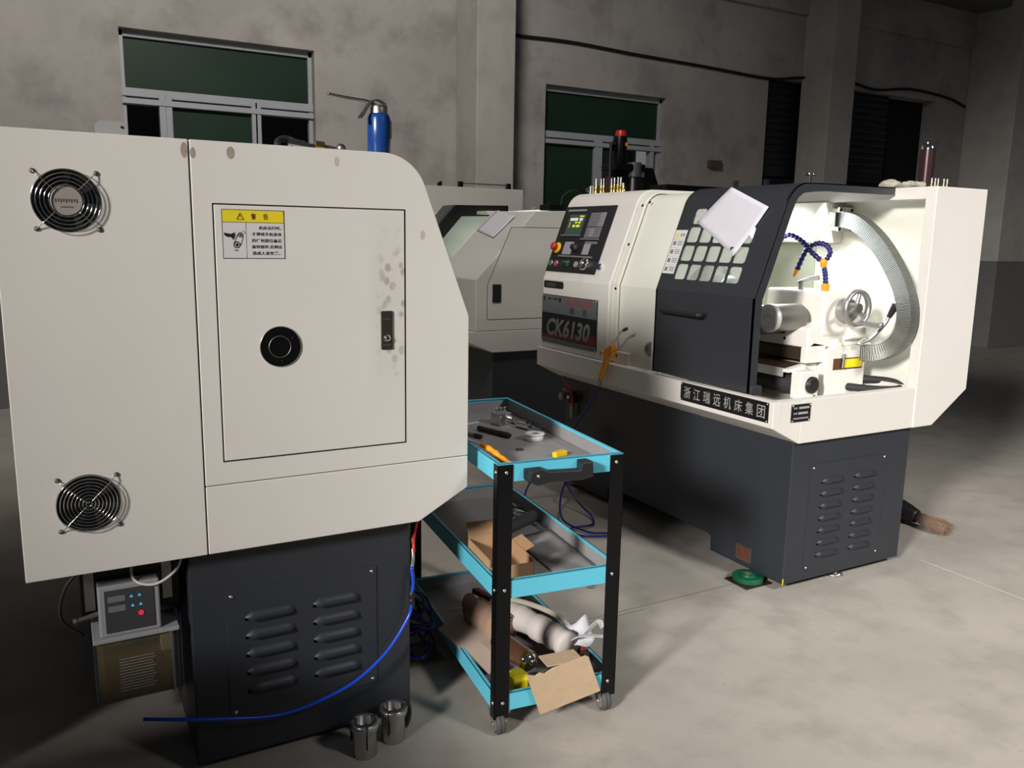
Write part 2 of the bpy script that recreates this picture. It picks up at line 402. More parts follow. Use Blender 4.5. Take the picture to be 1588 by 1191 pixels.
# lit thing seen through window 2
mb = MB().box(7.64, 8.44, 10.18, 10.199, 2.30, 2.69)
o = mb.single('notice_sheet', mat('lit_notice', (.5, .5, .48), .6, emit=(.8, .85, .8, .16)), 'pale lit sheet seen through the window behind the drilling machine', 'sheet')
# doorway with roller shutter
d = struct(MB().box(7.50, 10.60, WY+.20, WY+.235, 2.18, 3.31).build('door_1', 'gap'))
sl_ = MB()
for k in range(12):
    z = 2.32+k*.083
    sl_.prism([(WY+.10, z), (WY+.085, z+.03), (WY+.09, z+.07), (WY+.10, z+.08), (WY+.15, z+.08), (WY+.15, z)], 'x', 7.50, 9.75)
sl_.box(7.5, 9.75, WY+.09, WY+.15, 2.2, 2.318)
sl_.build('shutter', 'shutter', d)

# cable along the wall
pts = [(3.86, 7.48, 3.33), (4.7, 7.48, 3.355), (5.54, 7.48, 3.33), (6.47, 7.48, 3.312), (7.46, 7.48, 3.285), (7.9, 7.46, 3.33), (8.44, 7.45, 3.40), (8.92, 7.48, 3.377), (9.37, 7.48, 3.34), (10.02, 7.48, 3.41), (10.8, 7.48, 3.373), (11.2, 7.48, 3.29)]
MB().tube(pts, .016, 8).single('wall_cable', 'gap', 'black cable sagging along the plaster wall above the windows and doorway', 'cable')
# small dark bracket on wall
MB().box(6.63, 6.80, 7.44, 7.499, 2.23, 2.31).single('junction_box', 'brown_screw', 'small rusty junction box fixed low on the bare plaster wall', 'box')
# board leaning & glass box
mb = MB().obox((11.75, 7.30, .95), (.14, 0, .02), (0, .015, 0), (.20, .05, .70))
mb.single('leaning_board', 'board', 'tall brown board leaning on the wall beside the far column', 'board', bevel=.004)
t = thing('glass_case', (11.75, 7.15, 0), 'small glass case with pale contents on the floor by the far column', 'case')
mb = MB()
for x in (11.5, 11.98):
    for y in (6.92, 7.2): mb.box(x, x+.02, y, y+.02, 0, .55)
mb.box(11.5, 12.0, 6.92, 7.22, .53, .55); mb.build('frame', 'winframe', t)
MB().box(11.52, 11.98, 6.94, 7.20, .01, .33).build('contents', 'kraft', t)

# ================================================================== NEAR LATHE (left, end face to camera)
EL = 2.03
A = thing('cnc_lathe', (.43, 2.5, 0), 'cream CNC lathe shown end-on with two fan grilles and a big round-holed door', 'machine', 'CNC lathes')
prof_top = [(.981, .7965), (.981, 1.187)]+arcpts(.741, 1.484, .12, 20.6, 90, 12)
# three cladding sheets on the end, with fine gaps
MB().prism([(-.105, .624), (.2795, .624), (.2795, 1.604), (-.105, 1.604)], 'y', EL, EL+.25).build('rear_cover', 'white', A, .002)
MB().prism([(.2825, .7965)]+prof_top+[(.2825, 1.604)], 'y', EL, EL+.9).build('headstock_cover', 'white', A, .002)
MB().prism([(.2825, .624), (.834, .624), (.981, .704), (.981, .7945), (.2825, .7945)], 'y', EL, EL+1.95).build('chip_tray', 'white', A, .002)
MB().box(.275, .83, EL+.006, EL+.8, .63, 1.50).box(.275, .965, EL+.006, EL+.8, .72, 1.15).build('inner_frame', 'gap', A)
MB().prism([(-.105, .624), (.25, .624), (.25, 1.604), (-.105, 1.604)], 'y', EL+.25, EL+1.95).build('rear_housing', 'white', A)
# operator side: dark sliding door and tail end, seen only from the aisle
MB().prism([(.27, .76), (.955, .76), (.955, 1.187), (.85, 1.50)]+arcpts(.74, 1.46, .12, 18, 90, 6)+[(.27, 1.58)], 'y', EL+.905, EL+1.5).build('sliding_door', 'door', A, .004)
MB().box(.27, .9, EL+1.505, EL+1.95, .76, 1.0).build('tail_guard', 'white', A, .004)
# base
MB().prism([(2.09, .03), (2.52, .03), (2.53, .10), (3.4, .10), (3.41, .03), (3.9, .03), (3.9, .6235), (2.09, .6235)], 'x', .24, .83).build('base_cabinet', 'dark', A, .004)
MB().box(.02, .24, 2.35, 3.6, .12, .6235).build('coolant_box', 'dark', A, .004)
# vent panel
def vent(par, x0, x1, z0, z1, y, cols, rows, lw, zt, zb, hood):
    MB().box(x0, x1, y-.003, y+.002, z0, z1).build('vent_panel', 'dark', par, .0015)
    for cx in cols:
        for k in range(rows):
            z = zt+(zb-zt)*k/(rows-1)
            # pressed louver: a hood open at the bottom
            lm = MB(); n = 8; vs = []; h = hood; dep = .012
            for i in range(n+1):
                u = i/n; x = cx-lw/2+lw*u; e = min(1, min(u, 1-u)*lw/.014); e = math.sin(e*PI/2)
                vs += [(x, y-.003, z+h*.5*e), (x, y-.003-dep*.75*e, z+h*.18*e), (x, y-.003-dep*e, z-h*.4*e-.001), (x, y-.003, z-h*.45)]
            fs = []
            for i in range(n):
                for q in range(3): fs.append((i*4+q, i*4+q+1, i*4+5+q, i*4+4+q))
            lm.add(vs, fs, True); lm.build('louver', 'dark', par)
            
    s = MB()
    for x in (x0+.014, x1-.014):
        for z in (z0+.014, z1-.014): MB_ = MB(); screw(MB_, (x, y-.0025, z), (0, -1, 0), .0055); MB_.build('screw', 'zinc', par)
vent(A, .324, .729, .142, .493, 2.09, (.437, .615), 5, .132, .417, .213, .026)
# end door
MB().box(.325, .797, EL-.0005, EL+.004, .852, 1.466).build('door_gap', 'gap', A)
MB().box(.3285, .7935, EL-.003, EL+.003, .8555, 1.4625).build('end_door', 'stained', A, .0015)
# lock
lk = MB().box(.727, .758, EL-.0075, EL-.003, 1.108, 1.208).build('lock_plate', mat('lock_brown', (.05, .04, .035), .4, .4), A, .002)
mb = MB().lathe((.7425, EL-.0075, 1.138), (0, -1, 0), [(.009, 0), (.009, .004), (.0055, .005), (.005, .007)], 16); mb.build('key_cylinder', 'chrome', lk)
MB().box(.732, .753, EL-.009, EL-.0075, 1.185, 1.188).box(.732, .753, EL-.009, EL-.0075, 1.118, 1.121).build('lock_marking', 'dull', lk)
# spindle hole
MB().lathe((.470, EL-.0062, 1.128), (0, 1, 0), [(.049, 0), (.0505, .0015), (.0505, .006)], 48, cap=False).build('hole_rim', 'steel', A)
mb = MB().lathe((.470, EL-.0060, 1.128), (0, 1, 0), [(.0485, 0), (.0485, .001), (.027, .0012), (.026, .002), (.026, .0026)], 48)
mb.build('spindle_flange', 'black', A)
MB().ring((.468, EL-.0068, 1.128), (0, 1, 0), .0262, .0012).build('spindle_bore', 'dull', A)
mb = MB()
for a in (35, 155, 275): screw(mb, (.470+.036*math.cos(math.radians(a)), EL-.0065, 1.128+.036*math.sin(math.radians(a))), (0, -1, 0), .003)
mb.build('flange_bolt', 'black', A)
# fan grilles
def fan(cx, cz, hub, name):
    R = .066
    g = MB().lathe((cx, EL-.0012, cz), (0, 1, 0), [(R, 0), (R, .001), (.001, .0012)], 48, cap=False).build('fan_opening', 'gap', A)
    # blades behind
    for k in range(7):
        a = 2*PI*k/7; b = MB()
        p = [(cx+r*math.cos(a+q), EL-.0016+(.0 if q == 0 else .0), cz+r*math.sin(a+q)) for r, q in ((.022, 0), (.060, -.1), (.060, .45), (.022, .55))]
        b.add(p+[(x, y+.0006, z) for x, y, z in p], [(0,1,2,3),(7,6,5,4),(0,1,5,4),(1,2,6,5),(2,3,7,6),(3,0,4,7)])
        b.build('fan_blade', 'black', g)
    m_ = MB(); rs = (.0655, .0575, .0495, .0415, .0335) if hub else (.0655, .058, .0505, .043, .0355, .028, .0205, .013, .006)
    for r in rs: m_.ring((cx, EL-.010, cz), (0, 1, 0), r, .0011, 48, 6)
    r0 = .033 if hub else .004
    for a in (45, 135, 225, 315):
        c_, s_ = math.cos(math.radians(a)), math.sin(math.radians(a))
        m_.tube([(cx+r0*c_, EL-.0115, cz+r0*s_), (cx+.062*c_, EL-.0115, cz+.062*s_), (cx+.078*c_, EL-.006, cz+.078*s_), (cx+.084*c_, EL-.0035, cz+.084*s_)], .0011, 6)
    m_.build(name, 'chrome', A)
    for a in (45, 135, 225, 315):
        q = MB(); screw(q, (cx+.084*math.cos(math.radians(a)), EL-.0005, cz+.084*math.sin(math.radians(a))), (0, -1, 0), .0055); q.build('grille_screw', 'brown_screw', A)
    if hub:
        h = MB().lathe((cx, EL-.004, cz), (0, -1, 0), [(.031, 0), (.031, .001), (.0295, .0018)], 32).build('fan_hub', mat('fan_label', (.30, .27, .24), .5), A)
        tm = MB(); 
        for k in range(9):
            tm.box(cx-.022+k*.005, cx-.0195+k*.005, EL-.0064, EL-.0058, cz-.004+.002*(k % 2), cz+.004)
        tm.box(cx-.012, cx+.012, EL-.0064, EL-.0058, cz-.014, cz-.012)
        tm.build('hub_print', 'dull', h)
fan(.031, 1.460, True, 'fan_grille'); fan(.031, .792, False, 'fan_grille')
# warning sticker with its real wording
sx, sz0, sz1 = .3445, 1.340, 1.453
st = MB().box(sx, sx+.143, EL-.0038, EL-.003, sz0, sz1).build('warning_sticker', 'ink', A)
MB().box(sx+.0015, sx+.1415, EL-.0042, EL-.0037, 1.4245, sz1-.0015).build('yellow_band', 'labely', st)
MB().box(sx+.0015, sx+.0535, EL-.0042, EL-.0037, sz0+.0015, 1.4232).build('picture_field', 'label', st)
MB().box(sx+.0548, sx+.1415, EL-.0042, EL-.0037, sz0+.0015, 1.4232).build('text_field', 'label', st)
mb = MB(); X, Z = (1, 0, 0), (0, 0, 1)
yy = EL-.0042
text_mb(mb, '警', (sx+.066, yy, 1.431), X, Z, .011, .0135, bold=.012)
text_mb(mb, '告', (sx+.094, yy, 1.431), X, Z, .011, .0135, bold=.012)
text_mb(mb, '!', (sx+.0405, yy, 1.4335), X, Z, .0016, .008, bold=.01)
for p, q in (((.0335, 1.4305), (.0490, 1.4305)), ((.0490, 1.4305), (.04125, 1.4455)), ((.04125, 1.4455), (.0335, 1.4305))):
    mb.tube([(sx+p[0], yy-.0003, p[1]), (sx+q[0], yy-.0003, q[1])], .0007, 4, False)
mb.build('heading_print', 'brown_ink', st)
mb = MB()
for i, (s_, x0_, wd) in enumerate((('机床运行时，', .083, .052), ('不得将手和身体', .0665, .069), ('的任何部位靠近', .0665, .069), ('旋转部件,否则会', .0655, .071), ('造成人身伤害。', .0665, .064))):
    text_mb(mb, s_, (sx+x0_, yy, 1.4075-i*.0147), X, Z, wd, .0085, bold=.012)
mb.build('text_print', 'ink', st)
mb = MB()   # hand and belt pictogram
hx, hz = sx+.004, 1.394
hand = [(0, .006), (0, 0), (.006, -.004), (.016, -.005), (.021, -.012), (.022, -.006), (.026, -.007), (.023, -.003), (.028, -.001), (.023, .0), (.027, .004), (.022, .003), (.025, .008), (.020, .005), (.016, .003), (.007, .004)]
mb.prism([(hx+a, hz+b) for a, b in hand], 'y', yy-.0004, yy)
for cx, cz, r in ((sx+.041, 1.395, .0062), (sx+.032, 1.372, .0080)):
    mb.lathe((cx, yy, cz), (0, -1, 0), [(r, 0), (r, .0003), (r*.68, .0003), (r*.68, 0)], 28, cap=False)
    mb.lathe((cx, yy, cz), (0, -1, 0), [(r*.48, 0), (r*.48, .0004), (.0001, .0004)], 20, cap=False)
mb.tube([(sx+.0355, yy-.0003, 1.398), (sx+.0245, yy-.0003, 1.374)], .0006, 4, False)
mb.tube([(sx+.0470, yy-.0003, 1.392), (sx+.0400, yy-.0003, 1.370)], .0006, 4, False)
mb.tube([(sx+.044, yy-.0003, 1.405), (sx+.049, yy-.0003, 1.403), (sx+.051, yy-.0003, 1.397)], .0006, 4)
mb.tube([(sx+.026, yy-.0003, 1.362), (sx+.029, yy-.0003, 1.3585), (sx+.034, yy-.0003, 1.360)], .0009, 4)
mb.build('pictogram', 'ink', st)
# brown thumb marks at the top edge
mb = MB()
for cx, cz, rx, rz in ((.271, 1.580, .0075, .017), (.289, 1.575, .006, .012), (.371, 1.580, .009, .014), (.845, 1.402, .007, .012), (.62, 1.575, .006, .012)):
    mb = MB(); mb.lathe((cx, EL-.0001, cz), (0, -1, 0), [(rx, 0), (rx, .0001), (.0001, .0001)], 20, cap=False, smooth=False)
    for i in range(len(mb.v)-60, len(mb.v)):
        v = mb.v[i]; mb.v[i] = (v[0], v[1], cz+(v[2]-cz)*rz/rx)
    mb.build('thumb_mark', M['thumb'] if cx < .5 else M['thumb_faint'], A)
# white cable drooping below
MB().tube([(.235, 2.12, .622), (.215, 2.10, .575), (.165, 2.09, .548), (.12, 2.10, .560), (.115, 2.13, .59), (.15, 2.16, .60), (.19, 2.16, .585)], .0035, 8).build('lead', 'label', A)
MB().tube([(.04, 2.16, .62), (-.03, 2.16, .55), (-.045, 2.18, .46), (0, 2.2, .40)], .004, 8).build('lead', 'rubber', A)

# oil lubricator hung on the near lathe
L = thing('oil_lubricator', (.11, 2.14, .25), 'small oil pump with dark keypad and clear amber oil tank under the end-on lathe', 'lubricator')
MB().box(.035, .172, 2.095, 2.19, .430, .560).build('pump_housing', 'panelgrey2', L, .004)
kp = MB().box(.049, .158, 2.0925, 2.095, .440, .548).build('keypad', mat('keypad', (.045, .048, .05), .3), L, .001)
for x, z in ((.108, .527), (.126, .527), (.110, .503), (.128, .503)): MB().prism([(x-.004, z-.003), (x+.004, z-.003), (x, z+.004)], 'y', 2.0915, 2.0925).build('led', 'led_blue', kp)
MB().lathe((.128, 2.0925, .480), (0, -1, 0), [(.0065, 0), (.006, .002)], 16).build('led', 'led_red', kp)
MB().box(.056, .094, 2.0918, 2.0925, .518, .533).box(.056, .094, 2.0918, 2.0925, .493, .508).build('display_window', 'panelgrey', kp)
MB().box(.018, .212, 2.085, 2.20, .419, .430).build('tank_lid', 'panelgrey2', L, .002)
MB().box(.026, .204, 2.09, 2.195, .255, .419).build('oil_tank', 'tankclear', L, .012)
MB().box(.032, .198, 2.10, 2.19, .262, .375).build('oil', 'oil', L, .01)
MB().box(.168, .198, 2.0965, 2.13, .365, .415).build('filler_strainer', clear_mat('strainer', (.5, .5, .5), .05, .8, .4), L, .004)
MB().cyl((.193, 2.088, .26), (.193, 2.088, .419), .004).build('tie_rod', 'dull', L)
mb = MB()
for k in range(12): mb.box(.072, .15+.004*math.sin(k*2), 2.0885, 2.0893, .368-k*.0075, .3695-k*.0075)
text_mb(mb, 'FILL CLEAN OIL', (.072, 2.0889, .272), X, Z, .09, .005) if False else None
mb.build('label_print', mat('tank_print', (.25, .25, .24), .5), L)
for x in (.008, .182): MB().box(x, x+.022, 2.13, 2.134, .49, .60).build('bracket', 'dull', L)
MB().box(.0, .22, 2.134, 2.35, .47, .60).build('mounting_plate', 'black', L)
MB().cyl((.035, 2.12, .485), (-.012, 2.115, .478), .006).cyl((-.012, 2.115, .478), (-.02, 2.115, .477), .009).build('outlet_fitting', 'dull', L)

# things on top of the near lathe
t = thing('mobile_phone', (.112, 2.10, 1.604), 'pale phone with a camera hole standing on top of the end-on lathe', 'phone')
vs, fs = sheet_with_holes(rrect(.085, .142, 1.605, 1.74, .012), [], .009)
ph = MB(); ph.add([(v.x+.0, 2.10+v.z, v.y-.105) for v in vs], fs)
ph.v = [(x, y, z) for x, y, z in ph.v]
# lying on its long side: only a strip shows over the edge
vs, fs = sheet_with_holes(rrect(.098, .163, 1.605, 1.638, .012), [], .009)
ph = MB(); ph.add([(v.x, 2.10+v.z, v.y) for v in vs], fs); ph.build('body', mat('phone_shell', (.36, .35, .35), .3), t, .001)
MB().lathe((.152, 2.095, 1.626), (0, -1, 0), [(.003, 0), (.003, .001)], 16).build('camera_lens', 'gap', t)
MB().cyl((.17, 2.11, 1.607), (.215, 2.11, 1.607), .0015).single('steel_pin', 'chrome', 'thin bright pin lying beside the pale phone on the lathe top', 'pin')

t = thing('grease_gun', (.775, 2.16, 1.604), 'cobalt blue can with steel lever nozzle standing on top of the end-on lathe', 'oiler')
cx, cy = .775, 2.16
MB().lathe((cx, cy, 1.604), (0, 0, 1), [(.028, 0), (.030, .003), (.030, .098), (.027, .106), (.024, .110)], 32).build('can_body', 'cobalt', t)
MB().lathe((cx, cy, 1.714), (0, 0, 1), [(.023, 0), (.023, .016), (.020, .021)], 32).build('cap', 'zinc', t)
MB().box(cx+.0195, cx+.0305, cy-.015, cy-.006, 1.652, 1.698).build('label_strip', 'kraft', t)
MB().tube([(cx-.006, cy, 1.732), (cx-.03, cy-.004, 1.742), (cx-.10, cy-.02, 1.745), (cx-.145, cy-.03, 1.748)], .0035, 10, rfun=lambda u, i: 1.5-.7*u if u < .95 else 1.1).build('nozzle', 'dull', t)
MB().tube([(cx+.018, cy, 1.740), (cx-.006, cy-.004, 1.748), (cx-.028, cy-.012, 1.738), (cx-.048, cy-.02, 1.712), (cx-.062, cy-.03, 1.696)], .004, flat=(.006, .0016, (0, 0, 1))).build('lever', 'dull', t)
MB().cyl((cx+.016, cy-.008, 1.735), (cx+.016, cy+.008, 1.735), .004).build('lever_pin', 'zinc', t)

t = thing('air_coupling', (.60, 2.12, 1.604), 'chrome and brass air hose coupling lying beside the blue oiler can', 'coupling')
mb = MB().cyl((.525, 2.12, 1.619), (.566, 2.115, 1.614), .013).cyl((.566, 2.115, 1.614), (.588, 2.112, 1.612), .009).sphere((.533, 2.118, 1.612), .011)
mb.build('chrome_connector', 'chrome', t)
MB().cyl((.590, 2.112, 1.616), (.612, 2.11, 1.614), .014).build('brass_collar', 'brass', t)
MB().cyl((.614, 2.11, 1.614), (.640, 2.108, 1.610), .007).sphere((.655, 2.107, 1.614), .012).build('swivel_end', 'dull', t)
MB().tube([(.50, 2.13, 1.612), (.51, 2.15, 1.628), (.535, 2.16, 1.634), (.56, 2.15, 1.622), (.575, 2.15, 1.61)], .008, 10).build('hose_loop', 'rubber', t)

# ================================================================== RIGHT LATHE (side and tail end)
ER = 2.21; YF = 3.98
B = thing('cnc_lathe', (2.95, 3.0, 0), 'cream and charcoal CNC lathe with control panel, open door and lit work area', 'machine', 'CNC lathes')
mb = MB().prism([(ER, .626), (ER, .80), (ER+.045, .80), (ER+.045, .73), (YF-.03, .73), (YF-.03, .80), (YF, .80), (YF, .626)], 'x', 2.50, 3.2)
mb.prism([(2.35, .70), (2.35, .80), (2.395, .80), (2.395, .73), (2.50, .73), (2.50, .626)], 'y', ER, YF)
mb.build('chip_tray', 'white', B, .003)
MB().box(2.395, 2.50, ER+.0005, ER+.045, .72, .7995).box(3.195, 3.21, ER, YF, .626, .80).build('tray_rim', 'white', B)
# end cover and rear housing
MB().prism([(3.182, .626), (3.311, .626), (3.529, .771), (3.522, 1.638), (3.182, 1.638)], 'y', ER-.004, ER+.045).build('end_cover', 'white', B, .003)
MB().prism([(3.31, .64), (3.525, .775), (3.52, 1.634), (3.31, 1.634)], 'y', ER+.046, YF).build('rear_housing', 'white', B)
MB().prism([(3.182, 1.588), (3.32, 1.588), (3.32, 1.638), (3.182, 1.638)], 'y', ER+.0455, 3.3).build('top_rail', 'white', B, .002)
MB().box(3.295, 3.309, ER+.046, 2.90, .73, 1.60).build('rear_splash_panel', 'white_in', B); MB().box(3.293, 3.307, 2.90, 3.30, .73, 1.60).build('oily_splash_panel', 'dirty_in', B)
MB().prism([(2.43, .73), (3.295, .73), (3.295, 1.60), (2.66, 1.60), (2.57, 1.54), (2.43, 1.17)], 'y', 3.30, 3.31).build('headstock_wall', 'white_in', B)
mb = MB().box(2.47, 2.474, 3.10, 3.30, .73, .80)
# fixed front panel between cabinet and door
fx = .035
fpr = [(2.37+fx, .80), (2.37+fx, 1.18)]+arcpts(2.6377, 1.5201, .10, 159.6, 90, 10)+[(3.18, 1.622)]
inn = [(x+.006, z-.004) for x, z in fpr]
MB().prism(fpr+inn[::-1], 'y', 2.965, 3.33).build('front_panel', 'white_in', B)
MB().lathe((2.97, 3.30, 1.14), (0, -1, 0), [(.14, 0), (.14, .06), (.095, .07), (.095, .16), (.085, .17), (.03, .17), (.03, .12)], 40).build('spindle_chuck', 'alu', B)
for a in (90, 210, 330):
    MB().obox((2.97+.055*math.cos(math.radians(a)), 3.12, 1.14+.055*math.sin(math.radians(a))), (.022, 0, 0), (0, .03, 0), (0, 0, .022)).build('chuck_jaw', 'dull', B)
MB().box(2.55, 3.2, 3.05, 3.299, .73, .99).build('headstock_casting', 'cast', B, .01)
# frame strip beside the cabinet
fr1 = [(x-.018, z+.010) for x, z in fpr]
MB().prism(fr1+[(x+.012, z-.006) for x, z in fr1][::-1], 'y', 3.285, 3.334).build('panel_frame', 'white_in', B, .004)
MB().box(2.385, 2.405, 3.18, 3.285, .80, .86).build('door_stop', 'white', B, .003)
for z, y in ((1.165, 3.30), (.86, 3.298), (.84, 3.272)):
    q = MB(); screw(q, (2.383, y, z), (-1, 0, 0), .007); q.build('panel_bolt', 'black', B)
for y, t_ in ((3.305, .20), (3.30, .40), (3.25, .415)):
    q = MB(); screw(q, (2.385+.349*t_, y, 1.19+.937*t_), (-.937, 0, .349), .007); q.build('panel_bolt', 'black', B)
# control cabinet
cpr = [(2.37, .8005), (2.37, 1.18)]+arcpts(2.6175, 1.5375, .1075, 159.6, 90, 12)+[(3.18, 1.65), (3.18, .8005)]
MB().prism(cpr, 'y', 3.335, 3.965).build('control_cabinet', 'white', B, .006)
# slanted plane helper : (y, t) -> world
def slp(x0, y, t_, off=0, z0=1.18, d=(.3482, .9374)):
    return Vector((x0+d[0]*t_-d[1]*off, y, z0+d[1]*t_+d[0]*off))
def slab(mb, x0, y0, y1, t0, t1, off, th, **k):
    a, b = slp(x0, (y0+y1)/2, (t0+t1)/2, off+th/2, **k), None
    d = k.get('d', (.3482, .9374))
    return mb.obox(a, (0, (y1-y0)/2, 0), (d[0]*(t1-t0)/2, 0, d[1]*(t1-t0)/2), (-d[1]*th/2, 0, d[0]*th/2))
CX = 2.37
SN = Vector((-.9374, 0, .3482)); SU = Vector((.3482, 0, .9374)); YN = Vector((0, -1, 0))
cp = slab(MB(), CX, 3.484, 3.961, .044, .416, 0, .006).build('control_panel', 'black_plastic', B, .003)
def cps(name, m, y0, y1, t0, t1, off=.006, th=.002, bev=0): return slab(MB(), CX, y0, y1, t0, t1, off, th).build(name, m, cp, bev)
cps('screen', 'screen', 3.735, 3.890, .256, .368)
mb = MB()
for (ya, yb, ta, tb) in ((3.80, 3.875, .333, .349), (3.755, 3.785, .333, .349)): slab(mb, CX, ya, yb, ta, tb, .008, .0005)
mb.build('screen_caption', 'scr_wht', cp)
mb = MB()
for (ya, yb, ta, tb) in ((3.765, 3.79, .318, .328), (3.80, 3.82, .318, .328), (3.765, 3.80, .297, .310), (3.81, 3.835, .297, .310), (3.865, 3.869, .295, .325), (3.75, 3.79, .355, .362)): slab(mb, CX, ya, yb, ta, tb, .008, .0005)
mb.build('screen_text', 'scr_yel', cp)
mb = MB()
for i in range(4):
    for j in range(3): slab(mb, CX, 3.865-i*.03, 3.845-i*.03, .268+j*.009, .272+j*.009, .008, .0005)
mb.build('screen_rows', 'padgreen', cp)
cps('title_strip', 'panelgrey2', 3.748, 3.925, .388, .397)
k1 = cps('key_field', 'panelgrey', 3.552, 3.69, .300, .376); cps('key_field', 'panelgrey', 3.552, 3.69, .238, .296)
k2 = cps('key_field', 'panelgrey2', 3.552, 3.60, .300, .376, .0082, .0006); cps('key_field', 'panelgrey2', 3.61, 3.655, .244, .290, .0082, .0006)
mb = MB()
for i in range(6):
    for j in range(5): slab(mb, CX, 3.562+i*.021, 3.576+i*.021, .306+j*.014, .315+j*.014, .009, .0012)
mb.build('key', 'panelgrey', cp)
mb = MB()
for i in range(6):
    for j in range(4): slab(mb, CX, 3.562+i*.021, 3.576+i*.021, .242+j*.014, .251+j*.014, .009, .0012)
mb.build('key', 'panelgrey', cp)
cps('ledge', 'panelgrey', 3.73, 3.915, .246, .252, .006, .008); cps('ledge', 'panelgrey', 3.545, 3.71, .226, .232, .006, .008)
cps('operator_plate', 'panelgrey2', 3.765, 3.85, .143, .214); cps('operator_plate', 'panelgrey2', 3.60, 3.66, .146, .208); cps('operator_plate', 'panelgrey', 3.55, 3.66, .205, .218)
cps('ledge', 'panelgrey', 3.55, 3.87, .128, .136, .006, .006); cps('groove', 'gap', 3.49, 3.955, .119, .122)
cps('groove', 'gap', 3.55, 3.90, .221, .223)
def dial(name, m, y, t_, prof): 
    return MB().lathe(slp(CX, y, t_, .006), SN, prof, 24).build(name, m, cp)
dial('stop_ring', 'yellow', 3.912, .178, [(.030, 0), (.030, .006), (.020, .007)])
dial('stop_button', 'red', 3.912, .178, [(.012, .006), (.012, .022), (.020, .024), (.021, .036), (.015, .040)])
dial('start_button', 'green', 3.928, .091, [(.014, 0), (.012, .008)]); dial('halt_button', 'pinkred', 3.873, .090, [(.014, 0), (.012, .008)])
dial('button_ring', 'chrome', 3.928, .091, [(.0165, 0), (.0165, .004), (.0145, .004)]); dial('button_ring', 'chrome', 3.873, .090, [(.0165, 0), (.0165, .004), (.0145, .004)])
dial('selector', 'black_plastic', 3.726, .178, [(.022, 0), (.022, .018), (.014, .020), (.014, .034)])
dial('joystick_boot', 'padgreen', 3.764, .094, [(.020, 0), (.008, .012), (.006, .03)])
MB().tube([slp(CX, 3.80, .075, .014), slp(CX, 3.764, .094, .034), slp(CX, 3.735, .092, .018)], .004, 8).build('joystick_lever', 'padgreen', cp)
dial('toggle', 'panelgrey2', 3.674, .090, [(.017, 0), (.015, .008)])
dial('hand_wheel', 'chrome', 3.585, .093, [(.032, 0), (.034, .006), (.034, .020), (.028, .024), (.010, .026), (.009, .034)])
MB().lathe(slp(CX, 3.455, .085, 0), SN, [(.017, 0), (.017, .012), (.013, .014)], 20).build('push_button', 'chrome', B)
MB().lathe(slp(CX, 3.455, .085, .014), SN, [(.013, 0), (.011, .005)], 20).build('push_button_cap', 'navy', B)
# recess slot with grey inside
MB().prism(rrect(3.752, 3.962-.01, 1.133, 1.172, .012), 'x', 2.3685, 2.372).build('grip_slot', 'gap', B)
MB().box(2.3682, 2.3686, 3.83, 3.925, 1.142, 1.160).build('slot_bar', 'dull', B)
# model plate
LP = MB().box(2.366, 2.3705, 3.424, 3.962, .836, 1.098).build('model_plate', 'plate_black', B, .001)
def lpb(n, m, y0, y1, z0, z1, o=.0006): MB().box(2.366-o, 2.3665, y0, y1, z0, z1).build(n, m, LP)
lpb('grey_field', 'logo_grey', 3.427, 3.959, .999, 1.095)
MB().prism([(3.427, .868), (3.427, .915), (3.959, .876), (3.959, .864)], 'x', 2.3654, 2.366).build('red_field', 'logo_red', LP)
lpb('grey_field', 'logo_grey', 3.427, 3.959, .839, .862)
NY = (0, -1, 0)
text_mb(MB(), 'RUIYUAN', (2.3653, 3.706, 1.052), NY, Z, .228, .038, shear=0).build('maker_lettering', 'logo_text_red', LP)
text_mb(MB(), '瑞', (2.3653, 3.678, 1.008), NY, Z, .040, .034, bold=.01).build('maker_lettering', 'ink', LP); text_mb(MB(), '远', (2.3653, 3.555, 1.008), NY, Z, .040, .034, bold=.01).build('maker_lettering', 'ink', LP)
text_mb(MB(), 'CK6130', (2.3648, 3.905, .876), NY, Z, .425, .098, shear=.22, bold=.035).build('model_lettering', 'logo_letter', LP)
mb = MB()
for y0, y1 in ((3.90, 3.865), (3.855, 3.85), (3.84, 3.80)): mb.box(2.3650, 2.3656, y1, y0, 1.072, 1.080)
mb.box(2.3650, 2.3656, 3.93, 3.945, 1.060, 1.086); mb.box(2.3650, 2.3656, 3.765, 3.788, 1.062, 1.086)
mb.build('plate_print', 'ink', LP)
for y in (3.432, 3.954):
    for z in (.842, 1.091): q = MB(); screw(q, (2.3655, y, z), (-1, 0, 0), .0035); q.build('plate_screw', 'zinc', LP)
# maker's name plate on the tray
P = MB().box(2.3465, 2.351, 2.232, 2.741, .719, .7975).build('name_plate', 'plate_black', B, .0008)
mb = MB()
for i, ch in enumerate('浙江瑞远机床集团'):
    text_mb(mb, ch, (2.3462, 2.718-i*.0612, .733), NY, Z, .042, .050, bold=.006)
mb.build('plate_lettering', 'silver', P)
for y in (2.238, 2.735):
    for z in (.7245, .792): q = MB(); screw(q, (2.346, y, z), (-1, 0, 0), .0035); q.build('plate_screw', 'zinc', P)
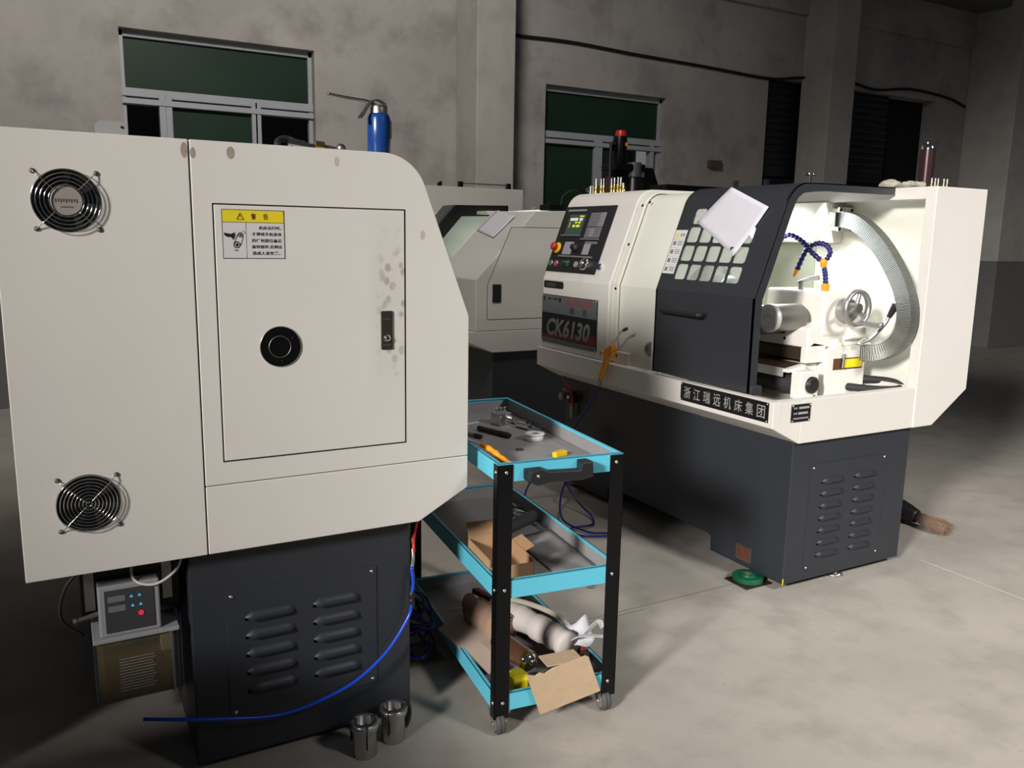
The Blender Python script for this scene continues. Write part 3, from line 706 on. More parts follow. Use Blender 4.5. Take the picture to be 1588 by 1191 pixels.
# data plate on the end
DPx = 2.445
P = MB().box(DPx, DPx+.104, ER-.003, ER, .716, .786).build('data_plate', 'plate_black', B, .0008)
mb = MB(); mb.box(DPx+.040, DPx+.094, ER-.0038, ER-.003, .767, .776); mb.box(DPx+.036, DPx+.088, ER-.0038, ER-.003, .746, .755)
mb.build('stamped_number', 'silver', P)
mb = MB()
for r_, n_ in ((.768, 2), (.747, 2), (.727, 8)):
    for k in range(n_): mb.box(DPx+.012+k*.0105, DPx+.019+k*.0105, ER-.0036, ER-.003, r_, r_+.007)
mb.build('plate_print', 'panelgrey2', P)
for x in (DPx+.006, DPx+.098):
    for z in (.721, .781): q = MB(); screw(q, (x, ER-.003, z), (0, -1, 0), .0035); q.build('plate_screw', 'zinc', P)
# base cabinet
mb = MB().prism([(2.234, .03), (2.664, .03), (2.668, .095), (2.69, .105), (3.44, .105), (3.46, .095), (3.465, .03), (3.9, .03), (3.9, .6255), (2.234, .6255)], 'x', 2.50, 3.21)
mb.build('base_cabinet', 'dark', B, .005)
vent(B, 2.610, 3.066, .070, .522, 2.234, (2.740, 2.937), 7, .136, .447, .131, .022)
MB().box(2.4975, 2.502, 2.415, 2.503, .055, .122).build('access_hole', 'dull', B, .001)
MB().box(2.4965, 2.4977, 2.425, 2.495, .062, .116).build('access_plate', 'copper', B)
MB().prism([(2.499, .0305), (2.501, .0305), (2.503, .052), (2.499, .058)], 'y', 2.2335, 2.236).build('paint_chip', 'lemon', B)

# sliding door
dpts = [(2.40, .803), (2.40, 1.18), (2.5305, 1.53)]+arcpts(2.642, 1.500, .118, 165, 92, 9)+[(2.70, 1.6255), (3.15, 1.637)]
D0, D1 = 2.395, 3.010
SD = None
low = [(2.40, .803), (2.40, 1.18)]
mb = MB().prism([(2.40, .803), (2.40, 1.1795), (2.404, 1.1795), (2.404, .803)], 'y', D0, D1)
top = arcpts(2.6504, 1.5193, .1167, 159.6, 90, 12)+[(2.72, 1.637), (3.17, 1.640)]
top2 = [(x+.003, z-.004) for x, z in top]
k0 = len(top); vs = []
mb.prism(top+top2[::-1], 'y', D0, D1, smooth=False)
# slanted sheet with the window grid
wins = []
for c_ in range(5):
    for r_ in range(4):
        y0 = 2.516+c_*.0822; t0 = .0555+r_*.0860
        wins.append(rrect(y0, y0+.0700, t0, t0+.0715, .013))
vs, fs = sheet_with_holes([(D0, 0), (D1, 0), (D1, .4054), (D0, .4054)], wins, .004)
mb.add([slp(2.40, v.x, v.y, -.002+v.z) for v in vs], fs)
# near and far return flanges following the profile
flo = [(2.40, .803), (2.40, 1.18)]+top
fli = [(2.441, .803), (2.441, 1.172), (2.580, 1.545)]+[(2.597, 1.575), (2.625, 1.594), (2.68, 1.603), (2.75, 1.606), (3.17, 1.608)]
for ya, yb in ((D0, D0+.010), (D1-.010, D1)): mb.prism(flo+fli[::-1], 'y', ya, yb)
SD = mb.build('sliding_door', 'door', B, .0015)
slab(MB(), 2.40, D0+.05, D1-.03, .03, .36, -.012, .003).build('door_pane', 'pane', SD)
MB().tube([(2.40, 2.925, 1.092), (2.362, 2.925, 1.094), (2.360, 2.90, 1.094), (2.360, 2.70, 1.092), (2.362, 2.672, 1.091), (2.40, 2.672, 1.091)], .010, 12).build('door_handle', 'black_plastic', SD)
stp = slab(MB(), 2.40, 2.926, 3.006, .078, .285, .0, .0008).build('safety_sticker', 'label', SD)
mb = MB()
for k in range(5):
    t0 = .246-k*.041
    slab(mb, 2.40, 2.928, 3.004, t0-.0045, t0-.0040, .0008, .0003)
    if k:
        slab(mb, 2.40, 2.978, 2.997, t0+.008, t0+.026, .0008, .0003)
        for q in range(3): slab(mb, 2.40, 2.934, 2.968, t0+.008+q*.008, t0+.0115+q*.008, .0008, .0003)
text_mb(mb, '警告', slp(2.40, 2.966, .254, .0009), (0, -1, 0), SU, .032, .014, bold=.02)
mb.build('sticker_print', 'panelgrey', stp)
mb = MB().add([slp(2.40, 2.998, .250, .0012), slp(2.40, 2.974, .250, .0012), slp(2.40, 2.986, .276, .0012)], [(0, 1, 2)]); mb.build('warning_triangle', 'labely', stp)
MB().box(2.41, 2.47, D0-.004, D0+.03, .790, .83).build('door_runner', 'door', SD, .004)
MB().lathe((2.405, 3.03, .90), (-.3, 1, 0), [(.034, 0), (.034, .012), (.028, .02)], 24).build('door_roller', 'dull', B)

# lamp housing and lamp
mb = MB()
a = [(3.165, 1.588), (3.295, 1.588), (3.295, 1.402), (3.238, 1.402)]
MB().prism(a, 'y', 2.75, 3.30).build('lamp_housing', 'white_in', B, .002)
mb = None
o = MB()
vs, fs = sheet_with_holes(rrect(2.86, 3.24, 0, .135, .04), [], .035)
lo = Vector((3.22, 0, 1.425)); up_ = Vector((-.055, 0, .186)).normalized(); nl = Vector((-.186, 0, -.055)).normalized()
o.add([lo+up_*v.y+Vector((0, v.x, 0))+nl*(.022+v.z) for v in vs], fs)
lampo = o.build('work_lamp', 'lamp_on', B, .004)
ll = lamp('work_lamp_light', 'AREA', (3.09, 2.94, 1.49), (2.82, 2.45, .85), 4.8, (.93, .97, 1), size=.25)
ll2 = lamp('work_lamp_glow', 'POINT', (2.84, 2.72, 1.43), (0, 0, 0), 1.3, (1, .98, .92), size=.07)
# conduit flange and flat metal conduit
fl = MB().box(3.245, 3.285, 2.742, 2.75, 1.44, 1.55)
FX = (3.243, 3.292)
fl = MB().box(3.20, 3.294, 2.70, 2.708, 1.455, 1.565).build('conduit_flange', 'zinc', B, .001)
MB().box(3.21, 3.285, 2.708, 2.75, 1.46, 1.56).build('flange_block', 'white_in', fl)
for x in (3.21, 3.284):
    for z in (1.466, 1.553): q = MB(); screw(q, (x, 2.70, z), (0, -1, 0), .008); q.build('flange_bolt', 'black', fl)
cpts = [(3.19, 2.69, 1.508), (3.16, 2.62, 1.506), (3.137, 2.53, 1.485), (3.134, 2.43, 1.415), (3.134, 2.35, 1.325), (3.134, 2.285, 1.225), (3.134, 2.252, 1.13), (3.134, 2.255, 1.04), (3.134, 2.30, .97), (3.134, 2.39, .93), (3.134, 2.55, .925)]
m_ = MB().tube(cpts, .03, flat=(.034, .026, (1, 0, 0)))
def ribmat():
    m, n, l = new_mat('flexible_conduit'); b = n['Principled BSDF']; b.inputs['Metallic'].default_value = .75; b.inputs['Roughness'].default_value = .40
    b.inputs['Base Color'].default_value = (.52, .54, .52, 1)
    uv = n.new('ShaderNodeTexCoord'); wv = n.new('ShaderNodeTexWave'); wv.inputs['Scale'].default_value = 1; wv.bands_direction = 'X'
    l.new(uv.outputs['UV'], wv.inputs[0]); bp = n.new('ShaderNodeBump'); bp.inputs['Strength'].default_value = 1; bp.inputs['Distance'].default_value = .002
    l.new(wv.outputs[1], bp.inputs['Height']); l.new(bp.outputs[0], b.inputs['Normal'])
    mx = n.new('ShaderNodeMix'); mx.data_type = 'RGBA'; mx.inputs[6].default_value = (.10, .105, .10, 1); mx.inputs[7].default_value = (.36, .375, .35, 1)
    l.new(wv.outputs[1], mx.inputs[0]); l.new(mx.outputs[2], b.inputs['Base Color'])
    return m
o = m_.build('flexible_conduit', ribmat(), B)
uvl = o.data.uv_layers.new(name='UV')
for p in o.data.polygons:
    for li in p.loop_indices:
        vi = o.data.loops[li].vertex_index; uvl.data[li].uv = ((vi//4)*.62, .5)
MB().box(3.135, 3.205, 2.665, 2.70, 1.475, 1.54).build('conduit_socket', 'zinc', B, .002)
# black hose loop at the tray end
MB().tube([(3.03, 2.50, .775), (3.10, 2.36, .775), (3.18, 2.30, .778), (3.215, 2.31, .79), (3.22, 2.38, .80), (3.12, 2.52, .80), (3.0, 2.60, .80)], .017, 12).build('coolant_hose', 'rubber', B)

# bed
BD = MB()
BD.prism([(2.905, .732), (3.150, .732), (3.150, .93), (3.185, .935), (3.185, .965), (3.15, .968), (3.145, .985), (3.12, .985), (3.12, .955), (3.0, .955), (2.985, .975), (2.955, .975), (2.94, .95), (2.915, .945), (2.905, .93)], 'y', 2.45, 3.29)
BD.build('lathe_bed', 'cast', B, .003)
MB().box(2.945, 3.13, 2.4485, 2.452, .855, .905).build('bed_pocket', mat('pocket_brown', (.10, .045, .012), .6), B)
MB().prism(rrect(3.0, 3.125, .862, .900, .008), 'y', 2.4455, 2.449).build('pocket_cover', 'lemon', B)
MB().cyl((2.995, 2.44, .862), (3.0, 2.44, .925), .006).build('lock_pin', 'dull', B)
# guide bar and carriage rail
MB().prism([(2.80, .900), (2.90, .895), (2.90, .950), (2.84, .965), (2.80, .950)], 'y', 2.50, 3.05).build('way_bar', 'rustbar', B, .002)
MB().prism([(2.795, .89), (2.91, .89), (2.915, .965), (2.84, .978), (2.795, .955)], 'y', 2.47, 2.50).build('way_end', 'cast', B, .003)
MB().box(2.80, 2.905, 2.50, 3.28, .80, .885).build('bed_apron', 'cast', B, .004)
for y, z in ((2.56, .855), (2.78, .90)): q = MB(); screw(q, (2.80, y, z), (-1, 0, 0), .006); q.build('apron_screw', 'black', B)
MB().prism([(2.70, .855), (2.80, .865), (2.80, .885), (2.70, .868)], 'y', 2.47, 3.28).build('screw_guard', 'cast', B, .002)
MB().prism([(2.705, .8705), (2.795, .886), (2.795, .8875), (2.705, .872)], 'y', 2.50, 3.28).build('rust_strip', 'rustbar', B)
MB().prism([(2.694, .835), (2.70, .835), (2.70, .872), (2.694, .872)], 'y', 2.50, 3.2).build('guard_scale', 'silver', B)
# leadscrew with bellows and end bearing
lb = MB().box(2.72, 2.83, 2.42, 2.475, .745, .865).build('leadscrew_bearing', 'cast', B, .006)
MB().lathe((2.785, 2.42, .806), (0, -1, 0), [(.036, 0), (.036, .010), (.029, .012), (.027, .016)], 32).build('bearing_cap', 'black_plastic', lb)
MB().lathe((2.76, 2.475, .800), (0, 1, 0), [(.038 if k % 2 else .045, k*.006) for k in range(76)], 20, smooth=False).build('bellows', 'rubber', B)
MB().box(2.80, 2.81, 2.415, 2.42, .735, .76).build('drain_tab', 'black', lb)
# carriage / cross slide
cs = MB()
cs.box(2.70, 2.90, 2.86, 3.20, .965, 1.005).box(2.62, 2.74, 2.74, 2.96, .945, 1.0)
cs.build('cross_slide', 'cast', B, .004)
MB().box(2.60, 2.66, 2.72, 2.86, .93, 1.0).build('slide_end', 'cast', B, .004)
MB().box(2.66, 2.72, 2.70, 2.73, .94, .99).build('wiper_plate', 'black', B, .002)
# cross slide motor : steel cylinder with a pale end disc
MB().lathe((2.655, 2.558, 1.082), (1, 0, 0), [(.058, 0), (.058, .17), (.045, .18)], 40).build('motor_body', 'dull', B)
MB().lathe((2.655, 2.558, 1.082), (-1, 0, 0), [(.060, -.012), (.060, .006), (.055, .009), (.018, .009), (.017, .007), (.015, .007), (.014, .010)], 40).build('motor_end_disc', mat('disc_white', (.62, .59, .56), .4, .2), B)
MB().box(2.60, 2.70, 2.62, 2.95, 1.03, 1.13).build('motor_bracket', 'alu', B, .004)
MB().box(2.60, 2.95, 2.60, 2.95, 1.005, 1.03).build('slide_cover', 'rustbar', B)
# tailstock
TS = MB()
TS.prism([(2.465, 1.00), (2.80, 1.00), (2.80, 1.195), (2.465, 1.195)], 'x', 2.875, 3.06)
TS.build('tailstock_body', 'cast', B, .012)
ob = MB().prism([(2.80, .955), (3.12, .955), (3.12, 1.035), (3.06, 1.06), (2.87, 1.06), (2.80, 1.04)], 'y', 2.47, 2.75); ob.build('tailstock_foot', 'cast', B, .008)
MB().box(2.8735, 2.878, 2.655, 2.73, 1.03, 1.095).build('tailstock_recess', 'kraft', B, .004)
MB().lathe((2.873, 2.665, 1.055), (-1, 0, 0), [(.012, 0), (.012, .008)], 6).build('recess_nut', 'black', B)
for y, z in ((2.62, 1.01), (2.60, .985)): q = MB(); screw(q, (2.80, y, z), (-1, 0, 0), .007); q.build('foot_screw', 'black', B)
MB().prism([(2.44, .99), (2.49, .975), (2.51, 1.0), (2.49, 1.04), (2.44, 1.04)], 'x', 3.03, 3.13).build('clamp_block', 'cast', B, .006)
MB().lathe((3.0, 2.465, 1.115), (0, -1, 0), [(.052, 0), (.054, .012), (.050, .020), (.052, .032), (.046, .044)], 36).build('quill_collar', 'alu', B)
hw = MB(); hc = Vector((2.985, 2.385, 1.130))
hw.lathe(hc, (0, -1, 0), [(.066, -.012), (.078, -.014), (.081, 0), (.078, .012), (.066, .012), (.063, 0)], 48, closed=True)
hwo = hw.build('hand_wheel', 'alu', B)
MB().lathe(hc, (0, 1, 0), [(.020, -.014), (.022, .0), (.022, .036)], 24).build('wheel_hub', 'dull', hwo)
for a in (200, 80, 320):
    c_, s_ = math.cos(math.radians(a)), math.sin(math.radians(a)); MB().cyl(hc+Vector((.014*c_, .004, .014*s_)), hc+Vector((.068*c_, 0, .068*s_)), .010, r2=.008).build('wheel_spoke', 'alu', hwo)
MB().tube([hc+Vector((.03, -.010, -.064)), hc+Vector((.035, -.05, -.066)), hc+Vector((.04, -.10, -.066))], .0105, 14, rfun=lambda u, i: .9+.35*u).build('wheel_handle', 'alu', hwo)
MB().tube([(3.06, 2.41, .975), (3.09, 2.385, .995), (3.13, 2.352, 1.06), (3.143, 2.345, 1.09)], .008, 10).build('clamp_lever', 'alu', B)
MB().tube([(3.143, 2.345, 1.09), (3.148, 2.335, 1.115), (3.152, 2.322, 1.145)], .013, 12, rfun=lambda u, i: .8+.5*u).build('lever_grip', 'black_plastic', B)
MB().cyl((2.91, 2.63, 1.195), (2.91, 2.63, 1.235), .012).tube([(2.90, 2.64, 1.225), (2.93, 2.61, 1.24), (2.965, 2.58, 1.25)], .011, 12, rfun=lambda u, i: .7+.4*u).build('quill_lock', 'alu', B)
# coolant gooseneck lines
def goose(pts, name):
    m = MB().tube(pts, .0105, 10, rfun=lambda u, i: 1.18 if i % 3 else .78); return m.build(name, 'navy', B)
b0 = Vector((2.95, 2.53, 1.195))
MB().box(b0.x-.016, b0.x+.016, b0.y-.012, b0.y+.012, b0.z, b0.z+.032).build('coolant_block', 'orange', B, .005)
goose([b0+Vector((0, 0, .03)), b0+Vector((.0, .006, .07)), b0+Vector((-.002, .014, .10))], 'coolant_gooseneck')
j = b0+Vector((-.003, .018, .118))
MB().lathe(j-Vector((0, 0, .018)), (0, 0, 1), [(.010, 0), (.014, .012), (.016, .03), (.010, .04)], 16).build('gooseneck_joint', 'orange', B)
goose([j+Vector((.005, -.01, .015)), j+Vector((.012, -.02, .05)), j+Vector((.008, .0, .078)), j+Vector((-.01, .035, .085)), j+Vector((-.025, .07, .065)), j+Vector((-.035, .09, .02)), j+Vector((-.045, .105, -.035))], 'coolant_gooseneck')
MB().lathe(j+Vector((-.045, .105, -.032)), (-.25, .25, -1), [(.011, 0), (.006, .03), (.003, .034)], 14).build('coolant_nozzle', 'orange', B)
goose([j+Vector((-.005, .012, .012)), j+Vector((-.02, .05, .045)), j+Vector((-.03, .075, .075)), j+Vector((-.045, .11, .105)), j+Vector((-.065, .15, .12)), j+Vector((-.08, .19, .095)), j+Vector((-.085, .21, .075))], 'coolant_gooseneck')
MB().lathe(j+Vector((-.085, .21, .077)), (-.2, .5, -.8), [(.010, 0), (.007, .014)], 14).build('coolant_nozzle', 'orange', B)

# sheets of paper
def sheet(name, corners, label, curl=.0, m='paper', par=None):
    a, b, c, d_ = [Vector(p) for p in corners]; n = 10; nn = (b-a).cross(d_-a).normalized(); vs = []
    if nn.x > 0 or (abs(nn.x) < .1 and nn.z < 0): nn = -nn
    for i in range(n+1):
        for j_ in range(n+1):
            u, v = i/n, j_/n; p = a*(1-u)*(1-v)+b*u*(1-v)+c*u*v+d_*(1-u)*v
            p = p+nn*(.0015+curl*(4*(u-.5)**2*.5+.3*math.sin(5*v+u*2)*.5+.2)); vs.append(p)
    fs = [(i*(n+1)+j_, (i+1)*(n+1)+j_, (i+1)*(n+1)+j_+1, i*(n+1)+j_+1) for i in range(n) for j_ in range(n)]
    mb = MB(); mb.add(vs, fs, True); o = mb.single(name, m, label, 'paper'); s_ = o.modifiers.new('s', 'SOLIDIFY'); s_.thickness = .0006; return o
pc = [slp(2.40, 2.715, .470, .014), slp(2.40, 2.470, .378, .006), slp(2.40, 2.578, .168, .002), slp(2.40, 2.875, .318, .004)]
pa = sheet('paper_sheet', pc, 'crumpled white sheet of paper hanging over the charcoal door window grid', .010)
mb = MB(); 
for k in range(3): slab(mb, 2.40, 2.602-k*.006, 2.606-k*.006, .192+.004*k, .206, .016, .0004)
o = mb.build('ink_mark', 'ink', None); o.parent = pa; o.location = -Vector(pa.location); 

# ================================================================== MIDDLE LATHE (behind the trolley)
Cc = thing('cnc_lathe', (3.0, 5.8, 0), 'grey-white CNC lathe with sloping front standing beyond the tool trolley', 'machine', 'CNC lathes')
g = 'grey_white'
MB().prism([(2.45, .772), (2.45, 1.12), (2.895, 1.58), (3.5, 1.60), (3.5, .772)], 'y', 4.97, 5.62).build('headstock_cover', g, Cc, .006)
MB().prism([(2.39, .70), (2.39, .77), (3.5, .77), (3.5, .624), (2.578, .624)], 'y', 4.96, 6.7).build('chip_tray', g, Cc, .004)
MB().prism([(2.534, .850), (2.534, 1.085), (2.712, 1.47), (2.712+.18, 1.472), (3.30, 1.472), (3.30, .850)], 'y', 4.968, 4.971).build('door_gap', 'gap', Cc)
MB().prism([(2.537, .853), (2.537, 1.084), (2.714, 1.467), (3.297, 1.469), (3.297, .853)], 'y', 4.966, 4.970).build('end_door', g, Cc)
MB().box(2.572, 2.636, 4.958, 4.967, .966, 1.088).build('lock_plate', 'black_plastic', Cc, .003)
MB().prism([(5.0, .03), (5.6, .03), (5.62, .1), (6.1, .1), (6.12, .03), (6.65, .03), (6.65, .6235), (5.0, .6235)], 'x', 2.60, 3.3).build('base_cabinet', 'dark', Cc, .004)
MB().box(3.40, 3.42, 5.622, 6.7, .77, 1.62).build('rear_splash_panel', 'white_in', Cc)
MB().box(2.46, 3.4, 6.55, 6.56, .77, 1.60).build('tail_wall', 'white_in', Cc)
# dark door slid away: arch edge
o1 = [(2.46, .78), (2.46, 1.17), (2.91, 1.655), (3.40, 1.665)]; i1 = [(2.56, .78), (2.56, 1.12), (2.965, 1.565), (3.40, 1.578)]
MB().prism(o1+i1[::-1], 'y', 6.29, 6.33).build('sliding_door', 'black', Cc, .003)
MB().prism(o1+[(x+.006, z-.006) for x, z in o1][::-1], 'y', 6.33, 6.54).build('door_sheet', 'door', Cc)
MB().box(2.463, 2.468, 5.625, 6.25, .775, .80).build('door_track', 'dull', Cc)
MB().lathe((2.452, 5.35, .93), (-1, 0, 0), [(.03, 0), (.03, .004)], 20).build('badge', 'dull', Cc)
lamp('work_lamp_light_2', 'AREA', (3.05, 5.85, 1.50), (3.4, 5.9, 1.25), 3.2, (.85, 1, .97), size=.18)
MB().box(2.95, 3.15, 5.80, 5.98, 1.575, 1.60).build('work_lamp', 'label', Cc)
sheet('paper_sheet', [Vector((2.45+.695*t_-.719*.004, y, 1.12+.719*t_+.695*.004)) for y, t_ in ((5.53, .655), (5.175, .590), (5.222, .376), (5.581, .450))], 'folded white sheet of paper lying on the sloping grey lathe cover', .006)

cab = MB().box(2.40, 3.80, 6.75, 6.95, 0, 1.83).single('steel_cabinet', 'grey_white', 'plain grey-white steel cabinet back rising behind the sloping lathe', 'cabinet', bevel=.004)  # stands for another machine's cover behind the sloping lathe
t = thing('towel_rail', (3.4, 6.85, 1.83), 'chrome bar with black end blocks lying on the grey cabinet top', 'bar')
MB().cyl((3.20, 6.80, 1.862), (3.66, 6.80, 1.862), .010).build('bar', 'zinc', t)
for x in (3.17, 3.65): MB().box(x, x+.04, 6.78, 6.82, 1.831, 1.88).build('end_block', 'black', t, .004)
for i, (x, s_) in enumerate(((2.74, .03), (2.82, .022), (2.99, .03))):
    MB().cyl((x, 6.80, 1.831), (x, 6.80, 1.831+s_), .02).sphere((x+.01, 6.80, 1.831+s_), .014).single('clamp_knob', 'black', ['black clamp knob on the cabinet top, hidden side next to the near lathe', 'small black knob between two others on the cabinet top', 'black clamp knob closest to the chrome bar on the cabinet top'][i], 'knob', 'black knobs on the cabinet top')
# small metal tools on the sloping lathe's flat top
t = MB().tube([(2.92, 5.02, 1.605), (2.95, 5.1, 1.612), (2.98, 5.12, 1.606), (3.0, 5.2, 1.606)], .006, 8).single('wrench', 'zinc', 'bright steel wrench lying behind the paper on the sloping lathe', 'wrench')
MB().box(3.04, 3.16, 5.02, 5.16, 1.592, 1.632).single('tool_block', 'black', 'black tool block lying on the sloping lathe beside the control cabinet', 'tool', bevel=.004)
MB().tube([(3.175, 5.1, 1.607), (3.20, 5.1, 1.70), (3.29, 5.1, 1.74), (3.4, 5.15, 1.70), (3.47, 5.2, 1.607)], .005, 8).single('thin_cable', 'rubber', 'thin black cable arching up behind the tool block', 'cable')

# ================================================================== TOOL TROLLEY
TW, TL = .385, .868
T = thing('tool_trolley', (1.008, 1.897, 0), 'cyan three-tier tool trolley with black legs and grey castors', 'trolley', rz=math.radians(-6), local=True)
def tray(z0, z1, zf, nm):
    m_ = MB(); e = .003
    m_.box(0, TW, 0, e, z0, z1).box(0, TW, TL-e, TL, z0, z1).box(0, e, e, TL-e, z0, z1).box(TW-e, TW, e, TL-e, z0, z1)
    # rolled rim
    m_.box(0, TW, 0, .012, z1-.003, z1).box(0, TW, TL-.012, TL, z1-.003, z1).box(0, .012, .012, TL-.012, z1-.003, z1).box(TW-.012, TW, .012, TL-.012, z1-.003, z1)
    o = m_.build(nm, 'blue', T)
    MB().box(e, TW-e, e, TL-e, zf-.003, zf).build('tray_floor', 'liner', o)
    m_ = MB(); q = .0045
    m_.box(e, TW-e, e, q, zf, z1-.012).box(e, TW-e, TL-q, TL-e, zf, z1-.012).box(e, q, q, TL-q, zf, z1-.012).box(TW-q, TW-e, q, TL-q, zf, z1-.012)
    m_.build('tray_lining', 'liner', o)
    return o
ZT, ZM, ZB = .742, .412, .073
t1 = tray(.748, .800, .7515, 'top_tray'); t2 = tray(.410, .464, .4135, 'middle_tray'); t3 = tray(.070, .123, .0735, 'bottom_tray')
for ix in (0, 1):
    for iy in (0, 1):
        m_ = MB(); wx, wy = .045, .030; e = .003
        x0 = -e if ix == 0 else TW+e-wx; y0 = -e if iy == 0 else TL
        m_.box(x0, x0+wx, y0, y0+e, .050, .796)
        xa = -e if ix == 0 else TW; ya = -e if iy == 0 else TL+e-wy
        m_.box(xa, xa+e, ya, ya+wy, .050, .796)
        lg = m_.build('leg', 'black', T)
        yy_ = -e if iy == 0 else TL+e; ny = -1 if iy == 0 else 1
        for z in (.775, .437, .097):
            q = MB(); screw(q, (x0+(.026 if ix == 0 else .019), yy_, z), (0, ny, 0), .0055); q.build('leg_screw', 'zinc', lg)
            q = MB(); screw(q, (-e if ix == 0 else TW+e, ya+.012, z), (-1 if ix == 0 else 1, 0, 0), .0055); q.build('leg_screw', 'zinc', lg)
        # caster
        cx, cy = (.022 if ix == 0 else TW-.022), (.03 if iy == 0 else TL-.03)
        cw = MB(); fx_, fy_ = cx-.005, cy-.02
        cw.lathe((fx_-.014, fy_, .031), (1, 0, 0), [(.022, 0), (.029, .002), (.031, .006), (.031, .012), (.029, .014), (.031, .016), (.031, .022), (.029, .026), (.022, .028)], 32)
        c = cw.build('caster_wheel', mat('castor_tyre', (.07, .07, .07), .6) if ix+iy == 0 else bpy.data.materials['castor_tyre'], T)
        MB().lathe((fx_-.0155, fy_, .031), (1, 0, 0), [(.021, 0), (.021, .031)], 24).build('wheel_disc', 'alu', c)
        MB().prism([(fy_-.008, .022), (fy_+.008, .022), (cy+.02, .066), (cy-.02, .066)], 'x', fx_-.019, fx_-.017).prism([(fy_-.008, .022), (fy_+.008, .022), (cy+.02, .066), (cy-.02, .066)], 'x', fx_+.017, fx_+.019).box(fx_-.019, fx_+.019, cy-.02, cy+.02, .064, .069).cyl((fx_-.023, fy_, .031), (fx_+.022, fy_, .031), .005).build('caster_fork', 'zinc', c)
# handle
hm = MB(); 
hm.prism([(.070, .755), (.078, .785), (.105, .790), (.130, .780), (.226, .776), (.232, .797), (.264, .797), (.268, .752), (.235, .746), (.13, .748), (.100, .742)], 'y', -.046, -.020)
hm.box(.072, .125, -.022, -.0005, .752, .784).box(.234, .266, -.022, -.0005, .758, .795)
ho = hm.build('push_handle', 'black_plastic', T, .004)
q = MB(); screw(q, (.098, -.046, .770), (0, -1, 0), .005); q.build('handle_screw', 'zinc', ho)
bpy.context.view_layer.update()
TM = Matrix.Translation((1.008, 1.897, 0)) @ Matrix.Rotation(math.radians(-6), 4, 'Z'); TMi = TM.inverted()
ZF = .7518
def on(p, z): return (p[0], p[1], z)
# --- on the top tray
t = thing('tool_block', (1.343, 2.51, ZF), 'square polished steel tool block with studs on the top tray', 'tool block', rz=.2, local=True)
MB().box(-.028, .028, -.025, .025, 0, .042).build('block', 'steel', t, .002)
for x in (-.016, .002, .02): MB().cyl((x, .006, .042), (x, .006, .058), .006, 6).build('stud', 'chrome', t)
MB().lathe((.008, -.0252, .018), (0, -1, 0), [(.014, 0), (.012, .0006), (.011, -.0001)], 24, cap=False).lathe((.008, -.0254, .018), (0, -1, 0), [(.0115, 0), (.0001, .0002)], 20, cap=False).build('bore', 'chrome', t)
pin = MB().cyl((-.032, 0, .010), (.032, 0, .010), .010).cyl((-.034, 0, .010), (-.02, 0, .010), .0075).single('steel_pin', 'chrome', 'short steel pin, of the two beside the tool block the one touching it', 'pin', 'steel pins on the top tray', loc=(0, 0, 0))
pin.location = (1.395, 2.475, ZF); pin.rotation_euler = (0, 0, 2.0)
p2 = copy_tree(pin); p2.location = (1.378, 2.415, ZF); p2.rotation_euler = (0, 0, 1.8); p2['label'] = 'short steel pin, of the two the one nearer the white tape roll'
mk = thing('marker_pen', (1.245, 2.385, ZF), 'thick black marker pen lying whole on the top tray', 'pen', rz=-1.28, local=True)
MB().cyl((-.07, 0, .0095), (.03, 0, .0095), .0088).build('barrel', 'black_plastic', mk); MB().lathe((.03, 0, .0095), (1, 0, 0), [(.0095, 0), (.0095, .045), (.007, .05)], 20).build('pen_cap', 'black_plastic', mk)
mk = thing('marker_pen', (1.165, 2.39, ZF), 'slim dark pen half hidden behind the cream lathe edge', 'pen', rz=-1.28, local=True)
MB().cyl((-.07, 0, .0075), (.02, 0, .0075), .006).build('barrel', 'dull', mk); MB().cyl((.02, 0, .0075), (.05, 0, .0075), .0075).build('pen_cap', 'black_plastic', mk)
tp = thing('tape_roll', (1.332, 2.262, ZF), 'white spool of thread seal tape on the top tray', 'tape', local=True)
MB().lathe((0, 0, 0), (0, 0, 1), [(.013, 0), (.030, 0), (.030, .020), (.013, .020)], 40, closed=True).build('tape', 'tape_white', tp)
MB().lathe((0, 0, .020), (0, 0, 1), [(.012, 0), (.0345, 0), (.0345, .003), (.012, .003)], 40, closed=True).build('flange', 'tape_white', tp)
MB().ring((0, 0, .0018), (0, 0, 1), .0105, .0016, 32, 8).single('rubber_ring', 'rubber', 'thin black rubber ring lying in front of the tape spool', 'ring', loc=(0, 0, 0)).location = (1.226, 2.168, ZF)
mb = MB().prism([(-.026, -.012), (.022, -.014), (.028, .006), (.012, .013), (-.010, .012), (-.028, .004)], 'z', 0, .016); o = mb.single('plastic_insert', 'yellow', 'chunky yellow plastic piece by the trolley handle', 'plastic piece', loc=(0, 0, 0), bevel=.003); o.location = (1.30, 2.055, ZF); o.rotation_euler = (0, 0, .25)
t = thing('hand_tool', (1.082, 2.03, ZF), 'orange plastic tool handle leaning in the tray corner', 'hand tool', rz=1.85, local=True)
MB().tube([(-.05, 0, .010), (-.01, 0, .024), (.03, 0, .040), (.075, 0, .050)], .010, 12, rfun=lambda u, i: 1.1-.35*u+.12*math.sin(i*1.1)).build('handle', 'orange', t)
MB().tube([(.075, 0, .050), (.13, 0, .052), (.18, 0, .052)], .004, 8).build('shank', 'label', t)
o = MB().box(-.03, .03, -.006, .006, 0, .003).single('plastic_chip', 'label', 'thin pale plastic strip on the tray behind the pens', 'strip', loc=(0, 0, 0)); o.location = (1.252, 2.56, ZF); o.rotation_euler = (0, 0, .3)
